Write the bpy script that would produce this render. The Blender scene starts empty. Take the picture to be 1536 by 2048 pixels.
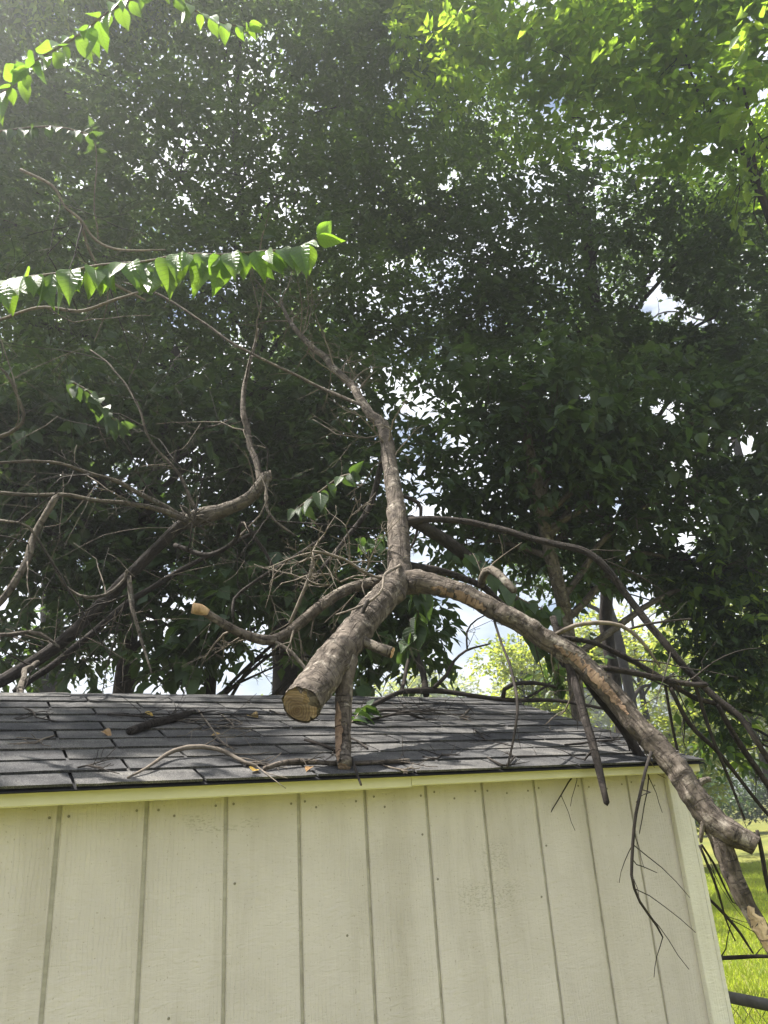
import bpy, math, random
import numpy as np
from mathutils import Matrix, Vector, noise as mnoise

rng = np.random.default_rng(11)
random.seed(5)
scene = bpy.context.scene
COL = scene.collection

# ------------------------------------------------------------------ camera
CAMZ = 1.75
FPX = 1518.0
ROT = np.array([[0.88380405, -0.11995265, -0.45221871],
                [-0.46378648, -0.35185308, -0.81308149],
                [-0.06158327, 0.92833764, -0.3666016]])
cam_d = bpy.data.cameras.new("camera")
cam_d.sensor_fit = 'VERTICAL'
cam_d.sensor_height = 36.0
cam_d.lens = FPX / 2048 * 36.0
cam_d.clip_start = 0.05
cam_d.clip_end = 3000
cam = bpy.data.objects.new("camera", cam_d)
COL.objects.link(cam)
M = Matrix.Identity(4)
for i in range(3):
    for j in range(3):
        M[i][j] = ROT[i, j]
M[2][3] = CAMZ
cam.matrix_world = M
scene.camera = cam
CAMP = np.array([0, 0, CAMZ])

# ------------------------------------------------------------------ sky, sun, exposure
SUN = np.array([-0.37, 0.25, 0.90]); SUN /= np.linalg.norm(SUN)
SUN_EL = math.asin(SUN[2]); SUN_ROT = math.atan2(SUN[0], SUN[1])
world = bpy.data.worlds.new("World"); scene.world = world
world.use_nodes = True
wn, wl = world.node_tree.nodes, world.node_tree.links
wn.clear()
w_out = wn.new('ShaderNodeOutputWorld'); w_bg = wn.new('ShaderNodeBackground')
sky = wn.new('ShaderNodeTexSky'); sky.sky_type = 'NISHITA'; sky.sun_disc = False
sky.sun_elevation = SUN_EL; sky.sun_rotation = SUN_ROT
sky.air_density = 1.0; sky.dust_density = 1.4; sky.ozone_density = 1.0
w_tc = wn.new('ShaderNodeTexCoord'); w_map = wn.new('ShaderNodeMapping')
w_map.inputs['Scale'].default_value = (2.6, 2.6, 6.0)
w_no = wn.new('ShaderNodeTexNoise'); w_no.inputs['Scale'].default_value = 1.6
w_no.inputs['Detail'].default_value = 7; w_no.inputs['Roughness'].default_value = 0.56
w_ra = wn.new('ShaderNodeValToRGB')
w_ra.color_ramp.elements[0].position = 0.38; w_ra.color_ramp.elements[0].color = (0, 0, 0, 1)
w_ra.color_ramp.elements[1].position = 0.58; w_ra.color_ramp.elements[1].color = (1, 1, 1, 1)
w_mx = wn.new('ShaderNodeMix'); w_mx.data_type = 'RGBA'
w_mx.inputs['B'].default_value = (10.0, 10.2, 10.6, 1)
wl.new(w_tc.outputs['Generated'], w_map.inputs['Vector'])
wl.new(w_map.outputs['Vector'], w_no.inputs['Vector'])
wl.new(w_no.outputs['Fac'], w_ra.inputs['Fac'])
wl.new(w_ra.outputs['Color'], w_mx.inputs['Factor'])
wl.new(sky.outputs['Color'], w_mx.inputs['A'])
wl.new(w_mx.outputs['Result'], w_bg.inputs['Color'])
w_bg.inputs['Strength'].default_value = 0.05  # whole sky dome
wl.new(w_bg.outputs['Background'], w_out.inputs['Surface'])

sun_d = bpy.data.lights.new("sun", 'SUN'); sun_d.energy = 5.0; sun_d.angle = math.radians(0.53)
sun_d.color = (1.0, 0.95, 0.86)
sun_o = bpy.data.objects.new("sun", sun_d); COL.objects.link(sun_o)
sun_o.rotation_euler = Vector((-SUN[0], -SUN[1], -SUN[2])).to_track_quat('-Z', 'Y').to_euler()
sun_o.location = (0, 0, 30)

vs = scene.view_settings
vs.view_transform = 'Standard'; vs.look = 'None'; vs.gamma = 1.0; vs.use_curve_mapping = False
vs.exposure = 1.95
scene.render.engine = 'CYCLES'
cy = scene.cycles
cy.use_denoising = True
cy.max_bounces = 8; cy.diffuse_bounces = 4; cy.transmission_bounces = 6; cy.transparent_max_bounces = 8
cy.sample_clamp_indirect = 6.0
cy.caustics_reflective = False; cy.caustics_refractive = False

# ------------------------------------------------------------------ helpers
def nrm(v):
    v = np.asarray(v, float)
    return v / np.maximum(np.linalg.norm(v, axis=-1, keepdims=True), 1e-9)

def W(px, py, d):
    """world point seen at photograph pixel (px, py) at camera depth d"""
    c = np.array([(px - 768) / FPX, -(py - 1024) / FPX, -1.0]) * d
    return ROT @ c + CAMP

def project(p):
    c = (np.asarray(p, float) - CAMP) @ ROT
    d = -c[..., 2]
    ds = np.where(np.abs(d) < 1e-6, 1e-6, d)
    return 768 + FPX * c[..., 0] / ds, 1024 - FPX * c[..., 1] / ds, d

def mesh_np(name, verts, faces_by_n, mats, smooth=False):
    """faces_by_n: list of int arrays (k, n)"""
    me = bpy.data.meshes.new(name)
    verts = np.ascontiguousarray(verts, dtype=np.float32)
    me.vertices.add(len(verts)); me.vertices.foreach_set('co', verts.ravel())
    loops = np.concatenate([f.ravel() for f in faces_by_n]).astype(np.int32)
    tot = np.concatenate([np.full(len(f), f.shape[1]) for f in faces_by_n]).astype(np.int32)
    start = np.concatenate([[0], np.cumsum(tot)[:-1]]).astype(np.int32)
    me.loops.add(len(loops)); me.loops.foreach_set('vertex_index', loops)
    me.polygons.add(len(tot)); me.polygons.foreach_set('loop_start', start); me.polygons.foreach_set('loop_total', tot)
    me.polygons.foreach_set('use_smooth', np.full(len(tot), smooth, dtype=bool))
    me.update(calc_edges=True)
    for m in (mats if isinstance(mats, (list, tuple)) else [mats]):
        me.materials.append(m)
    return me

def link(name, me, parent=None):
    o = bpy.data.objects.new(name, me); COL.objects.link(o)
    if parent is not None:
        o.parent = parent
        if parent.parent is None:
            o.matrix_parent_inverse = Matrix.Translation(-Vector(parent.location))
    return o

def thing(name, loc, label, cat, group=None):
    o = bpy.data.objects.new(name, None); COL.objects.link(o)
    o.empty_display_size = 0.1
    o.location = tuple(float(v) for v in loc)
    o['label'] = label; o['category'] = cat
    if group: o['group'] = group
    return o

def tag(o, label, cat, group=None):
    o['label'] = label; o['category'] = cat
    if group: o['group'] = group
    return o

class VA(np.ndarray):
    """vertex array that carries straightened bark coordinates in .bark"""
    bark = None

class MB:
    """collects polygons for one mesh"""
    def __init__(s): s.v = []; s.f = []; s.n = 0; s.b = []; s.has = False
    def add(s, v, f):
        bk = getattr(v, 'bark', None); s.has |= bk is not None
        v = np.asarray(v, float); s.b.append(v if bk is None else bk)
        s.v.append(v); s.f += [[i + s.n for i in q] for q in f]; s.n += len(v)
    def box(s, lo, hi):
        x0, y0, z0 = lo; x1, y1, z1 = hi
        s.add([(x0,y0,z0),(x1,y0,z0),(x1,y1,z0),(x0,y1,z0),(x0,y0,z1),(x1,y0,z1),(x1,y1,z1),(x0,y1,z1)],
              [(0,3,2,1),(4,5,6,7),(0,1,5,4),(1,2,6,5),(2,3,7,6),(3,0,4,7)])
    def prism(s, prof, x0, x1):
        """closed profile of (y, z) extruded along x"""
        n = len(prof)
        v = [(x0, y, z) for y, z in prof] + [(x1, y, z) for y, z in prof]
        f = [tuple(range(n)), tuple(range(2*n-1, n-1, -1))]
        f += [(i, i+n, (i+1) % n + n, (i+1) % n) for i in range(n)]
        s.add(v, f)
    def mesh(s, name, mat, smooth=False):
        me = bpy.data.meshes.new(name)
        me.from_pydata([tuple(p) for p in np.concatenate(s.v)], [], s.f)
        me.polygons.foreach_set('use_smooth', [smooth] * len(me.polygons))
        for m in (mat if isinstance(mat, (list, tuple)) else [mat]): me.materials.append(m)
        me.update()
        if s.has:
            at = me.attributes.new('bark', 'FLOAT_VECTOR', 'POINT')
            at.data.foreach_set('vector', np.concatenate(s.b).astype(np.float32).ravel())
        return me
    def build(s, name, mat, parent=None, smooth=False):
        return link(name, s.mesh(name, mat, smooth), parent)

def catmull(P, n):
    """resample control rows with a Catmull-Rom spline, n points"""
    P = np.asarray(P, float)
    if len(P) == 2:
        t = np.linspace(0, 1, n)[:, None]; return P[0] * (1 - t) + P[1] * t
    Q = np.vstack([2 * P[0] - P[1], P, 2 * P[-1] - P[-2]])
    seg = np.linalg.norm(np.diff(P[:, :3], axis=0), axis=1)
    cum = np.concatenate([[0], np.cumsum(seg)]); u = np.linspace(0, cum[-1], n)
    out = []
    for x in u:
        k = min(int(np.searchsorted(cum, x, 'right')) - 1, len(P) - 2); k = max(k, 0)
        t = (x - cum[k]) / max(seg[k], 1e-9)
        a, b, c, d = Q[k], Q[k+1], Q[k+2], Q[k+3]
        out.append(0.5 * ((2*b) + (c-a)*t + (2*a-5*b+4*c-d)*t*t + (-a+3*b-3*c+d)*t**3))
    return np.array(out)

def tube_geo(path, radii, sides=8, rough=0.0, seed=0.0, cap_a='flat', cap_b='point', freq=14.0):
    """verts, quads/tris of a tube; path (n,3), radii (n,). returns (v, faces)"""
    path = np.asarray(path, float); n = len(path)
    T = nrm(np.gradient(path, axis=0))
    ref = np.array([0, 0, 1.0]) if abs(T[0][2]) < 0.9 else np.array([1.0, 0, 0])
    N = nrm(np.cross(T[0], ref)); V = []
    ang = np.linspace(0, 2*np.pi, sides, endpoint=False)
    for i in range(n):
        N = N - T[i] * N.dot(T[i]); N = N / max(np.linalg.norm(N), 1e-9)
        B = np.cross(T[i], N)
        for a in ang:
            d = N * math.cos(a) + B * math.sin(a)
            r = radii[i]
            if rough:
                q = path[i] + d * r
                r *= 1 + rough * (mnoise.noise(Vector(q * freq) + Vector((seed, 0, 0))) + 0.5 * mnoise.noise(Vector(q * freq * 2.7)))
            V.append(path[i] + d * r)
    F = [(i*sides+j, i*sides+(j+1) % sides, (i+1)*sides+(j+1) % sides, (i+1)*sides+j) for i in range(n-1) for j in range(sides)]
    if cap_a == 'flat': F.append(tuple(range(sides-1, -1, -1)))
    if cap_b == 'flat': F.append(tuple(range((n-1)*sides, n*sides)))
    elif cap_b == 'point':
        V.append(path[-1] + T[-1] * radii[-1] * 1.2); k = len(V) - 1
        F += [((n-1)*sides+j, (n-1)*sides+(j+1) % sides, k) for j in range(sides)]
    V = np.array(V).view(VA)
    s_ = np.concatenate([[0], np.cumsum(np.linalg.norm(np.diff(path, axis=0), axis=1))]) + seed*3.7
    bk = [(radii[i]*math.cos(a), radii[i]*math.sin(a), s_[i]) for i in range(n) for a in ang]
    while len(bk) < len(V): bk.append((0, 0, s_[-1] + radii[-1]))
    V.bark = np.array(bk)
    return V, F

def px_path(pts):
    """pts of (px, py, depth, width_px) -> control rows (x, y, z, r)"""
    return np.array([list(W(a, b, d)) + [w * d / FPX / 2] for a, b, d, w in pts])

def jitter_path(P, amp, seed, freq=3.0):
    o = P.copy()
    for i in range(len(P)):
        q = Vector(P[i, :3] * freq) + Vector((seed * 7.3, seed * 1.7, 0))
        o[i, :3] += amp * np.array(mnoise.noise_vector(q))
    return o

def branch_geo(pts, n=None, sides=8, rough=0.12, seed=1.0, jit=0.006, cap_a='flat', cap_b='point', freq=14.0, rows=None):
    C = px_path(pts) if rows is None else np.asarray(rows)
    L = np.linalg.norm(np.diff(C[:, :3], axis=0), axis=1).sum()
    n = n or max(6, int(L / 0.035))
    P = catmull(C, n); P[:, 3] = np.maximum(P[:, 3], 0.0012)
    P = jitter_path(P, jit, seed, 6.0)
    v, f = tube_geo(P[:, :3], P[:, 3], sides, rough, seed, cap_a, cap_b, freq)
    return v, f, P

def grow(start, d, length, r, rs, level, out, droop=0.1, wob=0.35, kids=(3, 6)):
    """recursive dead-twig growth: appends (path, radii)"""
    n = max(4, int(length / 0.045)); p = np.array(start, float); d = nrm(d); P = [p.copy()]; D = []
    for i in range(n):
        d = nrm(d + rs.normal(0, wob*.35 / math.sqrt(n), 3) + (rs.normal(0, wob*.55, 3) if rs.random() < .22 else 0) + np.array([0, 0, -droop / n]))
        p = p + d * length / n; P.append(p.copy()); D.append(d.copy())
    R = np.linspace(r, max(r * 0.35, 0.0009), n + 1)
    out.append((np.array(P), R))
    if level > 0:
        for k in range(rs.integers(kids[0], kids[1] + 1)):
            i = int(rs.integers(1, n)); ax = nrm(np.cross(D[i-1], rs.normal(0, 1, 3)))
            a = rs.uniform(0.5, 1.15); dd = D[i-1] * math.cos(a) + ax * math.sin(a)
            grow(P[i], dd, length * rs.uniform(0.25, 0.6), R[i] * 0.62, rs, level - 1, out, droop, wob, kids)

# ------------------------------------------------------------------ materials
def new_mat(name):
    m = bpy.data.materials.new(name); m.use_nodes = True
    nt = m.node_tree; nt.nodes.clear()
    return m, nt.nodes, nt.links

def ramp(n, stops):
    r = n.new('ShaderNodeValToRGB'); e = r.color_ramp.elements
    while len(e) < len(stops): e.new(0.5)
    for k, (p, c) in enumerate(stops):
        e[k].position = p; e[k].color = (*c, 1) if len(c) == 3 else c
    return r

def surf(name, stops, scale=(6, 6, 6), nscale=1.0, detail=8, rough=0.85, bump=0.4, bump_dist=0.01, bump_scale=None, spec=0.3,
         extra=None, rough_noise=0.62):
    m, n, l = new_mat(name)
    out = n.new('ShaderNodeOutputMaterial'); b = n.new('ShaderNodeBsdfPrincipled')
    tc = n.new('ShaderNodeTexCoord'); mp = n.new('ShaderNodeMapping'); mp.inputs['Scale'].default_value = scale
    no = n.new('ShaderNodeTexNoise'); no.inputs['Scale'].default_value = nscale; no.inputs['Detail'].default_value = detail
    no.inputs['Roughness'].default_value = rough_noise
    l.new(tc.outputs['Object'], mp.inputs['Vector']); l.new(mp.outputs['Vector'], no.inputs['Vector'])
    r = ramp(n, stops); l.new(no.outputs['Fac'], r.inputs['Fac'])
    l.new(r.outputs['Color'], b.inputs['Base Color'])
    b.inputs['Roughness'].default_value = rough; b.inputs['Specular IOR Level'].default_value = spec
    bp = n.new('ShaderNodeBump'); bp.inputs['Strength'].default_value = bump; bp.inputs['Distance'].default_value = bump_dist
    no2 = n.new('ShaderNodeTexNoise'); no2.inputs['Detail'].default_value = 6
    no2.inputs['Scale'].default_value = bump_scale or nscale * 3
    l.new(mp.outputs['Vector'], no2.inputs['Vector']); l.new(no2.outputs['Fac'], bp.inputs['Height'])
    l.new(bp.outputs['Normal'], b.inputs['Normal']); l.new(b.outputs['BSDF'], out.inputs['Surface'])
    if extra: extra(m, n, l, b, r, tc, bp)
    return m

def bark_mat(name, stops, patch, plo=.56, phi=.68):
    """bark in straightened limb coordinates: blotchy plates, long furrows, short cross cracks, pale lichen"""
    m, n, l = new_mat(name)
    out = n.new('ShaderNodeOutputMaterial'); b = n.new('ShaderNodeBsdfPrincipled'); b.inputs['Roughness'].default_value = .88; b.inputs['Specular IOR Level'].default_value = .2
    at = n.new('ShaderNodeAttribute'); at.attribute_name = 'bark'
    def nz(scale, sc, det=6, rgh=.6, dist=0.0):
        mp = n.new('ShaderNodeMapping'); mp.inputs['Scale'].default_value = sc; l.new(at.outputs['Vector'], mp.inputs['Vector'])
        o = n.new('ShaderNodeTexNoise'); o.inputs['Scale'].default_value = scale; o.inputs['Detail'].default_value = det; o.inputs['Roughness'].default_value = rgh; o.inputs['Distortion'].default_value = dist
        l.new(mp.outputs['Vector'], o.inputs['Vector']); return o.outputs['Fac']
    base = ramp(n, stops); l.new(nz(26, (1, 1, .8), 8, .68, .4), base.inputs['Fac'])
    fur = ramp(n, [(.36, (.40, .38, .36)), (.50, (1, 1, 1))]); l.new(nz(60, (1, 1, .16), 5, .6, .6), fur.inputs['Fac'])
    crk = ramp(n, [(.36, (.34, .32, .30)), (.44, (1, 1, 1))]); l.new(nz(34, (.5, .5, 2.4), 6, .66, 1.2), crk.inputs['Fac'])
    lic = ramp(n, [(plo, (0, 0, 0)), (phi, (1, 1, 1))]); l.new(nz(17, (1, 1, 1), 7, .7), lic.inputs['Fac'])
    def mix(a, c, blend='MULTIPLY', fac=.8):
        q = n.new('ShaderNodeMix'); q.data_type = 'RGBA'; q.blend_type = blend
        if isinstance(fac, float): q.inputs['Factor'].default_value = fac
        else: l.new(fac, q.inputs['Factor'])
        l.new(a, q.inputs['A'])
        if isinstance(c, tuple): q.inputs['B'].default_value = (*c, 1)
        else: l.new(c, q.inputs['B'])
        return q.outputs['Result']
    c = mix(base.outputs['Color'], patch, 'MIX', lic.outputs['Color'])
    c = mix(c, fur.outputs['Color'], 'MULTIPLY', .6); c = mix(c, crk.outputs['Color'], 'MULTIPLY', .75)
    l.new(c, b.inputs['Base Color'])
    hs = mix(fur.outputs['Color'], crk.outputs['Color'], 'MULTIPLY', 1.0)
    hs = mix(hs, base.outputs['Color'], 'ADD', .8)
    bp = n.new('ShaderNodeBump'); bp.inputs['Strength'].default_value = 1.0; bp.inputs['Distance'].default_value = .009
    l.new(hs, bp.inputs['Height']); l.new(bp.outputs['Normal'], b.inputs['Normal']); l.new(b.outputs['BSDF'], out.inputs['Surface'])
    return m
M_bark = bark_mat('bark_limb', [(.30, (.036, .029, .025)), (.5, (.092, .075, .062)), (.72, (.17, .143, .12))], (.26, .23, .195), .55, .66)
M_bark_dark = bark_mat('bark_dark', [(.3, (.014, .011, .010)), (.55, (.032, .026, .023)), (.8, (.07, .058, .05))], (.09, .085, .075), .62, .74)
M_bark_pale = bark_mat('bark_pale', [(.3, (.055, .046, .038)), (.55, (.12, .102, .084)), (.8, (.20, .175, .145))], (.23, .22, .19))
M_torn = bark_mat('torn_wood', [(.3, (.11, .07, .045)), (.5, (.23, .155, .105)), (.72, (.38, .275, .19))], (.14, .10, .075), .54, .66)
M_bare = bark_mat('bare_wood', [(.3, (.36, .24, .14)), (.5, (.56, .42, .28)), (.72, (.66, .53, .38))], (.24, .17, .12), .58, .66)
M_twig = surf('twig_bark', [(0.3, (0.06, 0.05, 0.042)), (0.7, (0.19, 0.16, 0.13))], (1, 1, 1), 30, 4, 0.9, 0.3, 0.002, 90, 0.2)
M_twig_dark = surf('twig_dark', [(0.3, (0.012, 0.010, 0.009)), (0.7, (0.04, 0.033, 0.028))], (1, 1, 1), 30, 4, 0.9, 0.3, 0.002, 90, 0.2)
M_rawwood = surf('raw_wood', [(0.3, (0.26, 0.16, 0.08)), (0.6, (0.50, 0.34, 0.20)), (0.85, (0.62, 0.46, 0.30))],
                 (40, 40, 5), 1.6, 7, 0.85, 0.7, 0.004, 5, 0.2)

def cut_mat(name, cA, cB, rim, R=.053):
    """sawn end grain: rings around the object origin, in the object's local xy"""
    m, n, l = new_mat(name)
    out = n.new('ShaderNodeOutputMaterial'); b = n.new('ShaderNodeBsdfPrincipled'); b.inputs['Roughness'].default_value = 0.85
    tc = n.new('ShaderNodeTexCoord')
    no = n.new('ShaderNodeTexNoise'); no.inputs['Scale'].default_value = 18; no.inputs['Detail'].default_value = 6
    l.new(tc.outputs['Object'], no.inputs['Vector'])
    ad = n.new('ShaderNodeVectorMath'); ad.operation = 'MULTIPLY_ADD'; ad.inputs[1].default_value = (0.03, 0.03, 0)
    l.new(no.outputs['Color'], ad.inputs[0]); l.new(tc.outputs['Object'], ad.inputs[2])
    wv = n.new('ShaderNodeTexWave'); wv.wave_type = 'RINGS'; wv.rings_direction = 'Z'
    wv.inputs['Scale'].default_value = 42; wv.inputs['Distortion'].default_value = 1.6; wv.inputs['Detail'].default_value = 3
    l.new(ad.outputs['Vector'], wv.inputs['Vector'])
    r = ramp(n, [(0.1, cA), (0.9, cB)]); l.new(wv.outputs['Fac'], r.inputs['Fac'])
    no2 = n.new('ShaderNodeTexNoise'); no2.inputs['Scale'].default_value = 60; no2.inputs['Detail'].default_value = 5
    mp = n.new('ShaderNodeMapping'); mp.inputs['Scale'].default_value = (0.25, 1.6, 1)
    l.new(tc.outputs['Object'], mp.inputs['Vector']); l.new(mp.outputs['Vector'], no2.inputs['Vector'])
    k = ramp(n, [(0.35, rim), (0.62, (1, 1, 1))]); l.new(no2.outputs['Fac'], k.inputs['Fac'])
    mu = n.new('ShaderNodeMix'); mu.data_type = 'RGBA'; mu.blend_type = 'MULTIPLY'; mu.inputs['Factor'].default_value = 0.85
    l.new(r.outputs['Color'], mu.inputs['A']); l.new(k.outputs['Color'], mu.inputs['B'])
    ln = n.new('ShaderNodeVectorMath'); ln.operation = 'LENGTH'; l.new(ad.outputs['Vector'], ln.inputs[0])
    sw = ramp(n, [(.0, (.62, .55, .5)), (R*.25, (.8, .76, .7)), (R*.72, (.95, .92, .88)), (R*.86, (1.5, 1.5, 1.45)), (R*1.1, (1.15, 1.1, 1.0)), (R*1.22, (.3, .26, .22))])
    l.new(ln.outputs['Value'], sw.inputs['Fac'])
    m2 = n.new('ShaderNodeMix'); m2.data_type = 'RGBA'; m2.blend_type = 'MULTIPLY'; m2.inputs['Factor'].default_value = 1
    l.new(mu.outputs['Result'], m2.inputs['A']); l.new(sw.outputs['Color'], m2.inputs['B'])
    l.new(m2.outputs['Result'], b.inputs['Base Color'])
    bp = n.new('ShaderNodeBump'); bp.inputs['Strength'].default_value = 0.8; bp.inputs['Distance'].default_value = 0.003
    l.new(no2.outputs['Fac'], bp.inputs['Height']); l.new(bp.outputs['Normal'], b.inputs['Normal'])
    l.new(b.outputs['BSDF'], out.inputs['Surface'])
    return m
M_cut = cut_mat('sawn_end', (0.15, 0.11, 0.08), (0.23, 0.172, 0.125), (0.55, 0.45, 0.35))
M_cut_pink = cut_mat('sawn_end_fresh', (0.45, 0.30, 0.20), (0.62, 0.45, 0.32), (0.7, 0.6, 0.5))

def leaf_mat(name, cols, trans, tfac=0.45, rough=0.42, near=False, spec=0.4):
    m, n, l = new_mat(name)
    out = n.new('ShaderNodeOutputMaterial'); b = n.new('ShaderNodeBsdfPrincipled'); t = n.new('ShaderNodeBsdfTranslucent')
    mx = n.new('ShaderNodeMixShader'); mx.inputs[0].default_value = tfac
    if near:
        src = n.new('ShaderNodeObjectInfo').outputs['Random']
    else:
        src = n.new('ShaderNodeNewGeometry').outputs['Random Per Island']
    k = len(cols)
    r = ramp(n, [(i / max(k - 1, 1), c) for i, c in enumerate(cols)]); l.new(src, r.inputs['Fac'])
    r2 = ramp(n, [(i / max(len(trans) - 1, 1), c) for i, c in enumerate(trans)]); l.new(src, r2.inputs['Fac'])
    l.new(r.outputs['Color'], b.inputs['Base Color'])
    b.inputs['Roughness'].default_value = rough; b.inputs['Specular IOR Level'].default_value = spec
    tcol = r2.outputs['Color']
    if near:
        # veins: chevrons running out from the midrib
        tc = n.new('ShaderNodeTexCoord'); sp = n.new('ShaderNodeSeparateXYZ'); l.new(tc.outputs['Generated'], sp.inputs[0])
        a = n.new('ShaderNodeMath'); a.operation = 'SUBTRACT'; a.inputs[1].default_value = 0.5; l.new(sp.outputs['X'], a.inputs[0])
        ab = n.new('ShaderNodeMath'); ab.operation = 'ABSOLUTE'; l.new(a.outputs[0], ab.inputs[0])
        s1 = n.new('ShaderNodeMath'); s1.operation = 'MULTIPLY_ADD'; s1.inputs[1].default_value = -0.45
        l.new(ab.outputs[0], s1.inputs[0]); l.new(sp.outputs['Y'], s1.inputs[2])
        fr = n.new('ShaderNodeMath'); fr.operation = 'MULTIPLY'; fr.inputs[1].default_value = 9.0; l.new(s1.outputs[0], fr.inputs[0])
        pp = n.new('ShaderNodeMath'); pp.operation = 'PINGPONG'; pp.inputs[1].default_value = 0.5; l.new(fr.outputs[0], pp.inputs[0])
        mn = n.new('ShaderNodeMath'); mn.operation = 'MINIMUM'; l.new(pp.outputs[0], mn.inputs[0])
        m5 = n.new('ShaderNodeMath'); m5.operation = 'MULTIPLY'; m5.inputs[1].default_value = 5.0; l.new(ab.outputs[0], m5.inputs[0])
        l.new(m5.outputs[0], mn.inputs[1])
        vr = ramp(n, [(0.0, (0.62, 0.66, 0.5)), (0.14, (1, 1, 1))]); l.new(mn.outputs[0], vr.inputs['Fac'])
        mu = n.new('ShaderNodeMix'); mu.data_type = 'RGBA'; mu.blend_type = 'MULTIPLY'; mu.inputs['Factor'].default_value = 0.8
        l.new(r2.outputs['Color'], mu.inputs['A']); l.new(vr.outputs['Color'], mu.inputs['B']); tcol = mu.outputs['Result']
        bp = n.new('ShaderNodeBump'); bp.inputs['Strength'].default_value = 0.35; bp.inputs['Distance'].default_value = 0.02
        l.new(vr.outputs['Color'], bp.inputs['Height']); l.new(bp.outputs['Normal'], b.inputs['Normal'])
    l.new(tcol, t.inputs['Color'])
    l.new(b.outputs['BSDF'], mx.inputs[1]); l.new(t.outputs['BSDF'], mx.inputs[2]); l.new(mx.outputs[0], out.inputs['Surface'])
    return m

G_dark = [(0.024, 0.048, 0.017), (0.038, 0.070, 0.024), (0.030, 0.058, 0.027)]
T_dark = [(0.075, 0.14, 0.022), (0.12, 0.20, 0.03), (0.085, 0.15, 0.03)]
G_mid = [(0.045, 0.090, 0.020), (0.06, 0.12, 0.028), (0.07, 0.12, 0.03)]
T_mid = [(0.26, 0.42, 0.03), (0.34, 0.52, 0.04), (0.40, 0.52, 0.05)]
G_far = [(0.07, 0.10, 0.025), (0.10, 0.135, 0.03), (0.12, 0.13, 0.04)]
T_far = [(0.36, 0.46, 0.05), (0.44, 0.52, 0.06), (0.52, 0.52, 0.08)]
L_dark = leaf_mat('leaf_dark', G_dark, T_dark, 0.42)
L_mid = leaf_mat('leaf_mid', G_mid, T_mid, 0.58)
L_soft = leaf_mat('leaf_glow_tint', [(0.030, 0.060, 0.019), (0.046, 0.085, 0.026), (0.038, 0.07, 0.03)], [(0.13, 0.22, 0.028), (0.19, 0.30, 0.036), (0.14, 0.23, 0.035)], 0.46)  # leaves lightened so the upper-left glow sits in their colour
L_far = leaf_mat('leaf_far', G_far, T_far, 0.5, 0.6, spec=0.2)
L_dark_n = leaf_mat('leaf_dark_near', G_dark, T_dark, 0.42, near=True)
L_mid_n = leaf_mat('leaf_mid_near', G_mid, T_mid, 0.5, near=True)
L_shoot = leaf_mat('leaf_shoot', [(0.06, 0.115, 0.03), (0.075, 0.13, 0.04)], [(0.24, 0.44, 0.03), (0.32, 0.52, 0.04)], 0.5, 0.38, near=True)
L_yellow = leaf_mat('leaf_yellowed', [(0.34, 0.23, 0.05), (0.20, 0.11, 0.04)], [(0.36, 0.24, 0.05)], 0.2, near=True)

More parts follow.
